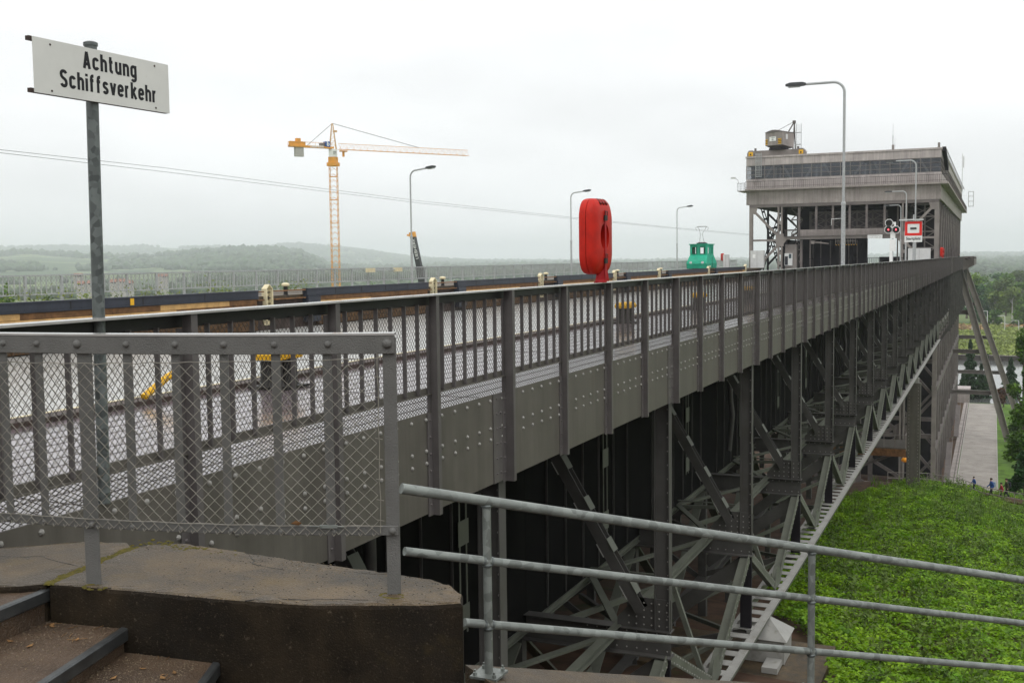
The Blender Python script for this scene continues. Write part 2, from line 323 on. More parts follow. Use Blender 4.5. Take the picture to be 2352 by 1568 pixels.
for i in range(-7, 140):
    y = YV0 + i * PANEL / 7
    if i % 7 and y < 166: place('stiffener', st_me, bridge, (0, y - bridge.location.y, 0))
br = MB().prism([(-8.4, -.01, -1.66), (-5.44, -.01, -1.66), (-5.44, -.01, -2.6), (-8.4, -.01, -3.3)], (0, .02, 0)).mesh('deck_bracket', 'truss', org=(bridge.location.x, 0, bridge.location.z))
for x, z, w in ((tw - .02, -7.33, .14), (-6.5, -7.08, .16)):
    MB().ibeam((x, 4.6, z), (x, 166, z), w, .16, .02).build('stringer', 'trussg', bridge)
cross = MB()
grv = MB()
for k in range(-1, 21):
    yk = YV0 + PANEL * k; oy = Vector((bridge.location.x, 0, bridge.location.z)); far = k > 9
    if k >= 0: place('deck_bracket', br, bridge, (0, yk + .2 - bridge.location.y, 0))
    # outer truss vertical
    v = MB(); v.box(-5.73, -5.47, yk - .01, yk + .01, -7.0, ZL - .002); v.box(-5.47, -5.452, yk - .10, yk + .10, -7.0, ZL - .002); v.box(-5.748, -5.73, yk - .10, yk + .10, -7.0, ZL - .002); v.box(-5.53, -5.472, yk - .022, yk - .01, -7.0, ZL - .002)
    vo = v.build('truss_post', 'truss', bridge)
    if k < 9:
        r = MB()
        for i in range(16 if k < 4 else 10): r.dome((-5.50, yk - .022, ZL - .15 - i * (4.2 / (16 if k < 4 else 10))), (0, -1, 0), .018, .014, 6)
        r.build('rivet', 'rivet', vo, True, kind='stuff')
    # gusset and floor beam
    g = MB().prism([(-5.44, yk - .030, -6.42), (-5.44, yk - .030, -7.02), (-6.5, yk - .030, -7.02), (-6.5, yk - .03, -6.85), (-6.12, yk - .03, -6.42)], (0, .018, 0))
    go = g.build('gusset', 'truss', bridge)
    if k < 9:
        r = MB()
        for a in range(6):
            for b_ in range(4):
                x, z = -5.52 - a * .15, -6.94 + b_ * .14
                if a > 4 and b_ > 1: continue
                r.dome((x, yk - .03, z), (0, -1, 0), .019, .014, 6)
        r.build('rivet', 'rivet', go, True, kind='stuff')
    f = MB(); f.box(-33, -5.45, yk - .012, yk + .012, -7.5, -7.03); f.box(-33, -5.42, yk - .16, yk + .16, -7.525, -7.5); f.box(-33, -5.42, yk - .14, yk + .14, -7.03, -7.015)
    fo = f.build('floor_beam', 'truss', bridge)
    if k < 8:
        r = MB()
        for a in range(9):
            for z in (-7.1, -7.42): r.dome((-5.52 - a * .2, yk - .012, z), (0, -1, 0), .018, .014, 6)
        r.build('rivet', 'rivet', fo, True, kind='stuff')
    # laced transverse diagonal: two angles and batten plates
    a, b_ = Vector((-8.3, yk - .12, -2.72)), Vector((-5.98, yk - .12, -6.62)); dd = MB()
    up_ = (b_ - a).normalized().cross(Vector((0, 1, 0))); 
    for s in (-1, 1): dd.bar(a + Vector((0, s * .1, 0)) + up_ * .0, b_ + Vector((0, s * .1, 0)), .02, .20, up_); dd.bar(a + Vector((0, s * .075, 0)) + up_ * -.11, b_ + Vector((0, s * .075, 0)) + up_ * -.11, .07, .015, up_)
    do = dd.build('diagonal', 'truss', bridge)
    for i in range(5):
        c = a.lerp(b_, (i + .6) / 5.1); h = (b_ - a).normalized() * .14
        MB().bar(c - h + up_ * -.125, c + h + up_ * -.125, .26, .012, up_).build('batten', 'chord', do)
        MB().bar(c - h + up_ * .11, c + h + up_ * .11, .26, .012, up_).build('batten', 'trussg', do)
    if k >= 0:
        # lower bracket, hanger, W members to the bottom chord
        MB().bar((-5.62, yk, -7.68), (-8.5, yk, -10.0), .05, .36).build('lower_bracket', 'truss', bridge)
    if yk < 130:
        MB().box(-5.74, -5.46, yk - .05, yk + .05, -9.38, -7.53).build('hanger', 'ldark', bridge)  # near-black colour paints the shade on the hanger's face
        n = Vector((-5.5, yk + PANEL / 2, -9.36))
        for s, yy in ((-1, yk + .1), (1, yk + PANEL - .1)):
            p = Vector((-5.5, yy, -7.55)); q = n + Vector((0, s * .16, 0)); w = MB(); w.bar(p, q, .22, .02, (1, 0, .001)); w.bar(p + Vector((-.12, 0, 0)), q + Vector((-.12, 0, 0)), .02, .22, (1, 0, .001))
            wo = w.build('web_member', 'trussg', bridge)
            if k < 7:
                r = MB(); L_ = (q - p).length
                nv = (q - p).normalized().cross(Vector((1, 0, 0)))
                for i in range(int(L_ / .22)):
                    for t in (-.075, .075): r.dome(p.lerp(q, (i + .5) * .22 / L_) + nv * t + Vector((.012, 0, 0)), (1, 0, 0), .02, .015, 6)
                r.build('rivet', 'rivet', wo, True, kind='stuff')
        g2 = MB().prism([n + Vector((.014, -.5, 0)), n + Vector((.014, .5, 0)), n + Vector((.014, .22, .55)), n + Vector((.014, -.22, .55))], (.015, 0, 0)); g2.build('gusset', 'trussg', bridge)
    # lateral bracing under the deck and the inner main truss
    ym = yk + PANEL / 2
    cross.bar((-6.5, yk + .1, -7.15), (tw, ym, -7.25), .16, .05); cross.bar((-6.5, yk + PANEL - .1, -7.15), (tw, ym, -7.25), .16, .05)
    cross.bar((tw, ym, -7.3), (-6.5, ym, -7.2), .10, .09); cross.bar((tw, ym, -7.12), (-6.5, ym, -7.12), .06, .03)
    for a, b_ in (((-5.95, yk + .1, -9.6), (-8.45, ym, -10.45)), ((-5.95, yk + PANEL - .1, -9.6), (-8.45, ym, -10.45)), ((-5.7, yk + .2, -7.5), (-8.45, ym - .6, -7.6)), ((-6.5, ym, -7.2), (-5.75, ym, -9.35)), ((-8.42, yk + .2, -7.5), (-6.5, ym, -7.25))): MB().bar(a, b_, .09, .11).build('lateral_strut', 'trussg' if a[0] < -5.9 else 'truss', bridge)
    for X in (-8.6, -12.5):
        MB().box(X - .13, X + .13, yk - .11, yk + .11, -12.6, -7.53).build('inner_post', 'truss', bridge)
        MB().bar((X, yk + .15, -7.6), (X, ym, -10.4), .05, .26, (1, 0, 0)).build('inner_web', 'trussg', bridge); MB().bar((X, yk + PANEL - .15, -7.6), (X, ym, -10.4), .05, .26, (1, 0, 0)).build('inner_web', 'trussg', bridge)
        MB().prism([(X + .04, ym - .8, -10.6), (X + .04, ym + .8, -10.6), (X + .04, ym + .35, -9.6), (X + .04, ym - .35, -9.6)], (.02, 0, 0)).build('gusset', 'trussg', bridge)
        MB().bar((X, ym, -10.5), (X, ym, -12.8), .2, .2, (1, 0, 0)).build('inner_post', 'truss', bridge)
    for a, b_ in (((-5.6, yk, -9.5), (-8.6, yk, -10.4)), ((-8.6, yk, -10.6), (-12.5, yk, -8.0)), ((-8.6, yk, -7.9), (-12.5, yk, -10.5))): MB().bar(a, b_, .06, .17).build('inner_brace', 'truss', bridge)
for k in range(-1, 16):
    yy = YV0 + PANEL * k + PANEL * .62; m = MB()
    for s in (-.13, .13): m.box(tw + .052, tw + .066, yy + s - .02, yy + s + .02, -6.5, -2.4)
    m.build('stiffener', 'trussg', bridge)
    for z in (-6.2, -4.7, -3.2): MB().box(tw + .0665, tw + .075, yy - .2, yy + .2, z - .22, z + .22).build('patch_plate', 'trussg', bridge)
for k in (0, 3, 7): MB().tube([(-7.9, YV0 + PANEL * k + .9, -1.7), (-7.9, YV0 + PANEL * k + .9, -4.6), (-7.85, YV0 + PANEL * k + 1.0, -5.2), (-7.95, YV0 + PANEL * k + .95, -6.4)], .09, 10).build('drain_pipe', 'truss', bridge, True)
cross.build('lateral_bracing', 'trussg', bridge)
for X in (-8.6, -12.5): MB().ibeam((X, 5, -10.6), (X, 150, -10.6), .3, .3, .03).build('inner_chord', 'truss', bridge)
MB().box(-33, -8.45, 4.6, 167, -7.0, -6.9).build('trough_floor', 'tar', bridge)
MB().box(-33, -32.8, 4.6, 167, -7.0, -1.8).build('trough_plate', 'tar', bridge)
# bottom chord: pale ladder-like member
MB().box(-5.42, -5.21, 6, 131, -9.415, -9.395).box(-5.37, -5.345, 6, 131, -9.72, -9.418).build('bottom_chord', 'chord', bridge)
MB().box(-5.99, -5.90, 6, 131, -9.415, -9.395).box(-5.96, -5.94, 6, 131, -9.72, -9.418).build('bottom_chord', 'chord', bridge)
MB().box(-5.345, -5.33, 6, 131, -9.70, -9.43).build('chord_web', 'trussg', bridge)
cr = MB()
for i in range(520): cr.dome((-5.24, 8 + i * .12, -9.395), (0, 0, 1), .014, .01, 5); cr.dome((-5.39, 8 + i * .12, -9.395), (0, 0, 1), .014, .01, 5)
cr.build('rivet', 'rivet', bridge, True, kind='stuff')
bat = MB().box(-5.935, -5.43, -.16, .16, -9.425, -9.41).mesh('chord_batten', 'chord', org=(bridge.location.x, 0, bridge.location.z))
for i in range(190): place('chord_batten', bat, bridge, (0, 6.4 + i * .655 - bridge.location.y, 0))
# ------------------------------------------------------------------ near railing of the bridge
rail = thing('bridge_railing', 'grey wire mesh railing along the near bridge edge, carrying the large red box', 'railing', (XA, 5, ZG))
MB().box(XA - .06, XA + .10, 3.2, YLIFT + 64, ZT - .016, ZT).build('top_rail', 'railtop', rail)
MB().box(XA - .035, XA - .018, 3.2, YLIFT + 64, ZT - .115, ZT - .018).build('rail_web', 'black', rail)  # black colour paints the shade under the overhanging top rail
MB().box(XA - .04, XA - .022, 3.2, YLIFT, ZB - .028, ZB + .028).box(XA - .04, XA + .02, 3.2, YLIFT, ZB - .04, ZB - .03).build('bottom_rail', 'steel', rail)
def stanchion(wide):
    o = Vector((XA, 0, ZG)); w = .115 if wide else .085
    m = MB(); m.box(XA + .001, XA + w, .0, .014, ZL - .03, ZT - .018); m.box(XA + .001, XA + .013, -.10, -.0005, ZL - .03, ZG - .01)
    m.box(XA - .016, XA - .001, -.05, .05, ZG, ZT - .12); m.box(XA + w - .014, XA + w - .001, .0145, .07, ZL - .03, ZT - .02)
    if wide: m.box(XA + .001, XA + .012, -.36, -.105, ZL - .002, ZG)
    for i in range(6):
        m.dome((XA + .013, -.05, ZG - .08 - i * .18), (1, 0, 0), .017, .013, 6)
        if wide:
            for yy in (-.16, -.27): m.dome((XA + .012, yy, ZG - .06 - i * .18), (1, 0, 0), .017, .013, 6)
    return m.mesh('post', 'post', org=o)
stm = [stanchion(False), stanchion(True)]
balm = MB().box(XA - .018, XA + .024, -.007, .007, ZB - .02, ZT - .10).dome((XA - .018 + .03, 0, ZB), (1, 0, 0), .014, .01, 6).mesh('baluster', 'post', org=(XA, 0, ZG))
rest = MB(); nb = 0
for j in range(-3, JN):
    place('post', stm[1 if j % 4 == 2 else 0], rail, (0, posty(j) - 5, 0))
    for i in range(1, 7):
        y = posty(j) + PS * i / 7
        if nb < 300 and y > 5: place('baluster', balm, rail, (0, y - 5, 0)); nb += 1
        else: rest.box(XA - .018, XA + .024, y - .007, y + .007, ZB - .02, ZT - .1)
rest.build('baluster', 'post', rail, kind='stuff')
def strands(mb, x, y0, y1, z0, z1, pitch, slope, r):
    """two crossing families of wires in the plane X = x, clipped to z0..z1"""
    H = z1 - z0; run = H / slope; n = int((y1 - y0 + run) / pitch)
    for s in (1, -1):
        for i in range(n):
            ya = y0 - run + i * pitch; yb = ya + run
            a, b = (ya, z0), (yb, z1)
            if s < 0: a, b = (ya, z1), (yb, z0)
            if ya < y0: t = (y0 - ya) / run; a = (y0, a[1] + (b[1] - a[1]) * t)
            if yb > y1: t = (y1 - ya) / run; b = (y1, (z0 if s > 0 else z1) + ((z1 - z0) if s > 0 else (z0 - z1)) * t)
            if b[0] - a[0] < .01: continue
            xx = x + s * r * .6
            mb.tube([(xx, *a), (xx, *b)], r, 4, False)
ch = MB(); strands(ch, XA - .047, 4.4, 48, ZB - .01, ZT - .10, .052, 1.25, .0022); strands(ch, XA - .047, 48, YLIFT - 1, ZB - .01, ZT - .10, .104, 1.25, .004)
ch.build('chain_link_mesh', 'wired', rail, kind='stuff')
ex = MB(); strands(ex, XA - .03, 4.4, 24, ZG, ZB - .04, .062, .55, .0034); strands(ex, XA - .03, 24, 120, ZG, ZB - .04, .124, .55, .0042)
ex.build('expanded_metal_strip', 'wired', rail, kind='stuff')
# ------------------------------------------------------------------ far railing
frail = thing('bridge_railing', 'far pale thin barred railing across the canal in front of the hills', 'railing', (XLR, 5, ZG))
FY0, FY1 = 12, YLIFT
MB().box(XLR - .04, XLR + .04, FY0, FY1, ZT - .06, ZT).build('top_rail', 'lampgrey', frail)
MB().box(XLR - .02, XLR + .02, FY0, FY1, ZB + .18, ZB + .24).build('bottom_rail', 'lampgrey', frail)
MB().box(XLR - .15, XLR + .12, FY0, FY1, ZG, ZG + .13).build('kerb', 'counter', frail)
fp = MB().box(-.05, .05, -.05, .05, .13, ZT - ZG - .06).mesh('post', 'lampgrey'); fb = MB().box(-.016, .016, -.016, .016, ZB + .24 - ZG, ZT - ZG - .06).mesh('baluster', 'lampgrey')
rest = MB(); nb = 0; y = 27.; j = 0
while y < FY1:
    place('post', fp, frail, (0, y - 5, 0))
    for i in range(1, 7):
        yy = y + PS * i / 7
        if nb < 300: place('baluster', fb, frail, (0, yy - 5, 0)); nb += 1
        else: rest.box(XLR - .016, XLR + .016, yy - .016, yy + .016, ZB + .24, ZT - .06)
    y += PS
rest.build('baluster', 'lampgrey', frail, kind='stuff')
fm = MB(); strands(fm, XLR - .03, 24, 120, ZB + .2, ZT - .06, .16, 1.2, .004); fm.build('chain_link_mesh', 'lsteelp', frail, kind='stuff')
# ------------------------------------------------------------------ water in the trough
def watermat(name, deep, rough, b1, b2, strength):
    m = bpy.data.materials.new(name); m.use_nodes = True; N, L = m.node_tree.nodes, m.node_tree.links; b = N['Principled BSDF']
    b.inputs['Base Color'].default_value = (*deep, 1); b.inputs['Roughness'].default_value = rough; b.inputs['IOR'].default_value = 1.45
    ge = N.new('ShaderNodeNewGeometry'); mp = N.new('ShaderNodeMapping'); mp.inputs['Scale'].default_value = (1, .45, 1); L.new(ge.outputs['Position'], mp.inputs[0])
    n = N.new('ShaderNodeTexNoise'); n.inputs['Scale'].default_value = b1; n.inputs['Detail'].default_value = b2; L.new(mp.outputs[0], n.inputs['Vector'])
    bp = N.new('ShaderNodeBump'); bp.inputs['Strength'].default_value = strength; bp.inputs['Distance'].default_value = .05; L.new(n.outputs['Fac'], bp.inputs['Height']); L.new(bp.outputs[0], b.inputs['Normal'])
    return m
M['water'] = watermat('canal_water', (.43, .43, .41), .2, 3.2, 4, 1.0); M['river'] = watermat('river_water', (.10, .105, .10), .1, .4, 4, .2)  # canal base colour paled to stand in for reflected sky
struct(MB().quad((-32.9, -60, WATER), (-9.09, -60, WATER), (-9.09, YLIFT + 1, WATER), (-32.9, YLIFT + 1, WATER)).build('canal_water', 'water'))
# ------------------------------------------------------------------ far canal wall: navy fender beams, timber, cream niches
nx = [(612, 668), (993, 648), (1240, 633), (1410, 627), (1512, 624)]
ny = [onX(x, y, XL).y for x, y in nx]; ny = [ny[0] - 23.5] + ny + [ny[-1] + 22, ny[-1] + 44]
fend_lab = ['navy fender beam over fresh yellow planks at the left end of the far canal wall', 'second navy fender beam with planks, left of the tower crane foot', 'navy fender beam with planks beneath the slanting crane boom', 'navy fender beam with planks left of the red lifebuoy box', 'short navy fender beam with planks behind the red lifebuoy box', 'navy fender beam with planks below the green locomotive', 'farthest navy fender beam near the boat lift gate']
nic_lab = ['cream ladder niche in the far canal wall at the left frame edge', 'cream ladder niche below the tower crane', 'cream ladder niche below the slanting crane boom', 'cream ladder niche left of the red lifebuoy box', 'cream ladder niche right of the red lifebuoy box', 'cream ladder niche with black and white gauge left of the green locomotive', 'cream ladder niche right of the green locomotive', 'cream ladder niche close to the boat lift gate']
bol_lab = [s.replace('ladder niche', 'mooring bollard beside the niche') for s in nic_lab]
for i, yn in enumerate(ny):
    n = thing('ladder_niche', nic_lab[i], 'niche', (XL, yn, ZG), 'cream ladder niches along the far canal wall')
    MB().box(XL - .1, XL + .2, yn - .26, yn - .21, -2.9, -1.25).box(XL - .1, XL + .2, yn + .21, yn + .26, -2.9, -1.25).build('side_plate', 'cream', n)
    MB().bar((XL + .05, yn - .27, -1.24), (XL + .05, yn + .0, -1.02), .28, .04).bar((XL + .05, yn + .27, -1.24), (XL + .05, yn + .005, -1.025), .28, .04).build('hood', 'cream', n)
    MB().box(XL - .1, XL - .02, yn - .215, yn + .205, -3.0, -1.26).build('back_plate', 'cream' if i == 1 else 'black', n)
    for r in range(6): MB().tube([(XL + .06, yn - .216, -1.4 - r * .27), (XL + .06, yn + .216, -1.4 - r * .27)], .025, 6).build('rung', 'black', n)
    b = thing('mooring_bollard', bol_lab[i], 'bollard', (XL - .3, yn + 2.0, ZG), 'cream bollards along the far canal wall')
    MB().lathe([(.14, ZG), (.11, ZG + .06), (.10, ZG + .42)], (XL - .3, yn + 2.0, 0), 12).build('column', 'black', b, True)
    MB().lathe([(.10, ZG + .421), (.20, ZG + .45), (.215, ZG + .53), (.15, ZG + .59), (.06, ZG + .61)], (XL - .3, yn + 2.0, 0), 14).build('cap', 'cream', b, True)
    if i == len(ny) - 1: break
    y0, y1 = yn + 3.1, ny[i + 1] - 1.0
    f = thing('fender_beam', fend_lab[i], 'fender', (XL, y0, -1.7), 'fender beams along the far canal wall')
    bm_ = MB().box(XL - .05, XL + .26, y0, y1, -1.69, -1.276).box(XL - .05, XL + .32, y0, y0 + 1.1, -3.0, -1.692).build('beam', 'navy', f)
    MB().box(XL + .2605, XL + .30, y0 + .02, y1 - .02, -1.33, -1.29).box(XL + .2605, XL + .30, y0 + .02, y1 - .02, -1.67, -1.63).build('flange', 'navy', bm_)
    r = MB(); yy = y0 + .2
    while yy < y1:
        for z in (-1.38, -1.58): r.dome((XL + .26, yy, z), (1, 0, 0), .022, .018, 5)
        yy += .3
    r.build('rivet', 'navy', bm_, True, kind='stuff')
    for k in range(1, 5):
        ys = y0 + (y1 - y0) * k / 5; MB().box(XL + .2605, XL + .268, ys - .03, ys + .03, -1.628, -1.332).build('splice', 'black', bm_)
    if i == 0: MB().box(XL + .2605, XL + .285, y0 + 10.9, y0 + 11.1, -1.62, -1.34).build('stripe', 'yellow', f)
    rows = [('plankd', .24), ('plankl', .24), ('plankw' if i % 3 else 'plankd', .24), ('plankd', .24), ('plankw', .26), ('plankw', .28)]
    z = -1.70
    for q, (mm, h) in enumerate(rows):
        yy = y0 + 1.12
        while yy < y1 - .3:
            L_ = min(random.uniform(3.5, 6), y1 - yy); m2 = mm
            if q == 1 and random.random() < .3: m2 = 'plankd'
            if q == 0 and random.random() < .2: m2 = 'plankl'
            MB().box(XL - .02, XL + .17 + random.uniform(0, .03), yy + .01, yy + L_ - .01, z - h + .012, z - .004).build('plank', m2, f)
            yy += L_
        z -= h
    for mm, ya, yb in (('plankd', yn + .45, yn + 3.05), ('plankd', ny[i + 1] - .98, ny[i + 1] - .45)):
        for q in range(4): MB().box(XL - .02, XL + .2, ya, yb, -1.7 - q * .4 + .02 + .3, -1.7 - q * .4 + .38).build('plank', mm, f)
MB().box(XL - .4, XL - .06, 0, YLIFT, -4.2, ZG - .205).build('trough_lining', 'kerb', bridge)
# ------------------------------------------------------------------ yellow mooring bollards on the near towpath
ybl = ['yellow capped black bollard seen through the mesh of the near curved fence', 'yellow capped black bollard seen through the railing right of the red box', 'yellow capped black bollard, third from the camera behind the railing', 'yellow capped black bollard, fourth from the camera behind the railing', 'yellow capped black bollard, far down the towpath behind the railing']
def bollard(lab, loc):
    b = local('mooring_bollard', lab, 'bollard', loc, 'yellow capped bollards on the near towpath')
    MB().box(-.28, .28, -.28, .28, .0, .03).build('base_plate', 'black', b)
    for sx in (-1, 1):
        MB().lathe([(.17, .031), (.145, .08), (.135, .36)], (0, sx * .16, 0), 14).build('column', 'black', b, True)
        MB().lathe([(.14, .361), (.215, .375), (.225, .44), (.19, .50), (.12, .515)], (0, sx * .16, 0), 16).build('cap', 'yellow', b, True)
    MB().box(-.06, .06, -.02, .02, .15, .27).build('web', 'black', b)
    return b
pb = [onX(642, 892, -8.35), onX(1437, 748, -8.35), onX(1605, 697, -8.35), onX(1718, 672, -8.35)]
pb = [Vector((-8.35, p.y, ZG)) for p in pb]; pb.append(Vector((-8.35, pb[-1].y + 22, ZG)))
b0 = bollard(ybl[0], pb[0])
for l, p in zip(ybl[1:], pb[1:]): dup(b0, p, l)
hk = thing('mooring_hook', 'bent yellow steel pipe leaning over the canal edge behind the curved fence', 'pipe', onX(332, 908, -8.9))
MB().tube([onX(330, 912, -8.9), onX(384, 866, -8.9), onX(398, 858, -8.9), onX(432, 861, -8.9)], .045, 8).build('pipe', 'yellow', hk, True)
MB().tube([onX(432, 861, -8.9), onX(446, 868, -8.9), onX(446, 872, -8.85)], .05, 8).build('end_piece', 'black', hk, True)
# ================================================================== foreground: wall, stairs, curved fence, sign, pipe railing
wall = thing('concrete_wall', 'weathered concrete wing wall with curved front below the grey fence', 'wall', (-2.7, 3.5, -4))
front = [(-1.835, 3.665), (-1.93, 3.60), (-2.07, 3.54), (-2.37, 3.42), (-2.74, 3.355), (-3.15, 3.318), (-3.53, 3.263)]
back = [(-3.62, 3.86), (-3.46, 3.985), (-2.95, 3.955), (-2.36, 3.915), (-2.10, 3.90), (-1.97, 3.845), (-1.88, 3.76)]
def top_z(x, y): return -1.30 + .012 * math.sin(x * 3.1 + y * 5)
def slab(poly, z0, edge=.018, n=10):
    """concrete block with a slightly broken, uneven top edge"""
    mb = MB(); P = []
    for i in range(len(poly)):
        a, b = poly[i], poly[(i + 1) % len(poly)]; L_ = math.hypot(b[0] - a[0], b[1] - a[1]); k = max(1, int(L_ / .035))
        for t in range(k): P.append((a[0] + (b[0] - a[0]) * t / k, a[1] + (b[1] - a[1]) * t / k))
    cx_, cy_ = sum(p[0] for p in P) / len(P), sum(p[1] for p in P) / len(P); m = len(P)
    rng = random.Random(5); e = [edge * rng.uniform(.6, 1.15) for _ in P]; dz = [rng.uniform(-.004, .004) for _ in P]
    ring = lambda s, zf: [(p[0] + (cx_ - p[0]) * s[i] / max(.3, math.hypot(cx_ - p[0], cy_ - p[1])), p[1] + (cy_ - p[1]) * s[i] / max(.3, math.hypot(cx_ - p[0], cy_ - p[1])), zf(i)) for i, p in enumerate(P)]
    r0 = ring([0] * m, lambda i: z0); r1 = ring([0] * m, lambda i: -1.30 - e[i]); r2 = ring([e[i] * .5 for i in range(m)], lambda i: -1.30 - e[i] * .28); r3 = ring([e[i] * 1.3 for i in range(m)], lambda i: -1.30 + dz[i]); r4 = ring([.1] * m, lambda i: -1.30 + dz[i] * .3)
    mb.v = r0 + r1 + r2 + r3 + r4
    for k in range(4):
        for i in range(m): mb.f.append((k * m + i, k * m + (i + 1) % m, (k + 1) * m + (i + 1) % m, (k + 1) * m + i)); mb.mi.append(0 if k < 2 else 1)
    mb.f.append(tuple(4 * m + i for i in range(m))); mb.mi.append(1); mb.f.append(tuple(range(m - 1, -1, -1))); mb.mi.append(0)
    return mb
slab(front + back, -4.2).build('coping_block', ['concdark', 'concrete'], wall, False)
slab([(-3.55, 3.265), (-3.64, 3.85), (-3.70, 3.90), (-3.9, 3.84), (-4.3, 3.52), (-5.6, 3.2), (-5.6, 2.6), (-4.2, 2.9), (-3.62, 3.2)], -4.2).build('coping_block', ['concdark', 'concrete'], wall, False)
ms = MB(); rng = random.Random(3)
def tuft(x, y, z, r): ms.dome((x, y, z), (rng.uniform(-.2, .2), rng.uniform(-.2, .2), 1), r, r * .45, 6)
for i in range(420):
    t = rng.random(); a = (-3.54, 3.27); b = (-3.63, 3.86); tuft(a[0] + (b[0] - a[0]) * t + rng.gauss(0, .016), a[1] + (b[1] - a[1]) * t, -1.307, rng.uniform(.006, .02))
for i in range(110): tuft(-3.42 + rng.gauss(0, .13), 3.925 + rng.gauss(0, .025), -1.303, rng.uniform(.004, .014))
for c in ((-2.13, 3.64), (-3.32, 3.30)):
    for i in range(40): a = rng.uniform(0, 6.28); tuft(c[0] + .05 * math.cos(a), c[1] + .03 * math.sin(a), -1.303, rng.uniform(.004, .012))
ms.build('moss', 'moss', wall, True, kind='stuff')
pe = MB()
def inside(x, y, P):
    c = False
    for (xa, ya), (xb, yb) in zip(P, P[1:] + P[:1]):
        if (ya > y) != (yb > y) and x < (xb - xa) * (y - ya) / (yb - ya) + xa: c = not c
    return c
pd_ = MB()
for i in range(3000):
    x, y = rng.uniform(-3.6, -1.86), rng.uniform(3.28, 3.97)
    if inside(x, y, front + back): (pe if i % 3 else pd_).dome((x, y, -1.3015), (rng.uniform(-.3, .3), rng.uniform(-.3, .3), 1), rng.uniform(.0015, .0048) * (1.8 if i % 25 == 0 else 1), rng.uniform(.001, .003), 5)
pe.build('grit', 'grit', wall, True, kind='stuff'); pd_.build('grit', 'gritd', wall, True, kind='stuff')
ck = MB()
for P in ([(-2.62, 3.375), (-2.55, 3.44), (-2.42, 3.47), (-2.30, 3.53), (-2.16, 3.56)], [(-3.62, 3.5), (-3.9, 3.56), (-4.05, 3.50), (-4.3, 3.47)], [(-3.0, 3.9), (-2.9, 3.80), (-2.72, 3.78)]):
    q = []
    for (xa, ya), (xb, yb) in zip(P, P[1:]):
        for t in range(5): q.append((xa + (xb - xa) * t / 5 + rng.gauss(0, .005), ya + (yb - ya) * t / 5 + rng.gauss(0, .005), -1.3005))
    ck.tube(q, .0022, 4)
ck.build('crack', 'black', wall, kind='stuff')
# steps beside the wall
stairs = thing('stairs', 'worn concrete steps with steel edges going down along the wing wall', 'stairs', (-3.2, 2.8, -2))
def step(n0, n1, x_left, z, riser):
    """tread whose front edge runs n0 -> n1 (towards the camera)"""
    d = Vector((n1[0] - n0[0], n1[1] - n0[1], 0)); e = Vector((n0[0], n0[1], 0)); f = e + d * 3.2; e = e - d.normalized() * .25
    t = MB(); t.prism([(x_left, e.y, z), (e.x, e.y, z), (f.x, f.y, z), (x_left + (f.x - e.x), f.y, z)], (0, 0, -.6)); so = t.build('step', 'step', stairs)
    n = MB(); p, q = Vector((e.x + .003, e.y, z - .022)), Vector((f.x + .003, f.y, z - .022)); n.bar(p, q, .035, .055); n.build('step_edge', 'nosing', so, bevel=.006)
step((-3.555, 3.23), (-3.53, 2.98), -4.6, -1.33, .13)
step((-3.19, 3.31), (-3.05, 2.78), -3.72, -1.462, .1)
step((-2.765, 3.35), (-2.66, 3.11), -3.40, -1.56, .1)
step((-2.36, 3.35), (-2.25, 3.11), -3.0, -1.70, .1)
sgm = MB()
for i in range(900):
    x, y, z = rng.choice([(rng.uniform(-3.55, -3.2), rng.uniform(2.8, 3.3), -1.4615), (rng.uniform(-3.15, -2.8), rng.uniform(3.05, 3.33), -1.5595)]); sgm.dome((x, y, z), (rng.uniform(-.3, .3), rng.uniform(-.3, .3), 1), rng.uniform(.0012, .004), .002, 5)
sgm.build('grit', 'grit', stairs, True, kind='stuff')
lf = MB()
for i in range(11):
    x, y = rng.choice([(rng.uniform(-3.55, -3.25), rng.uniform(2.85, 3.28), ), (rng.uniform(-3.1, -2.8), rng.uniform(3.05, 3.3))]); z = -1.458 if x < -3.2 else -1.556
    a = rng.uniform(0, 3.1); s = rng.uniform(.006, .016); lf.quad(*[(x + s * math.cos(a + k * 1.57) * (1.6 if k % 2 else .7), y + s * math.sin(a + k * 1.57) * (1.6 if k % 2 else .7), z + .003 * (k % 2)) for k in range(4)])
for i in range(16):
    x, y = rng.choice([(rng.uniform(-3.6, -3.25), rng.uniform(3.1, 3.3)), (rng.uniform(-3.1, -2.8), rng.uniform(3.1, 3.33))]); z = -1.458 if x < -3.2 else -1.556; a = rng.uniform(0, 3.1); L_ = rng.uniform(.02, .06)
    lf.tube([(x, y, z), (x + L_ * math.cos(a), y + L_ * math.sin(a), z + .002)], .0012, 3)
lf.build('leaf_litter', 'litter', None, kind='stuff'); bpy.data.objects['leaf_litter']['label'] = 'scattered dry leaves and needles on the concrete steps'
struct(MB().box(-9, 4, -8, 3.0, -2.6, -2.2).build('landing', 'step'))
# bridge abutment under the near end
ab = thing('bridge_abutment', 'dark concrete abutment carrying the near end of the canal bridge', 'abutment', (-20, 3, -9))
MB().box(-40, -5.0, -1.5, 4.4, -12, -2.75).build('body', 'concdark', ab)
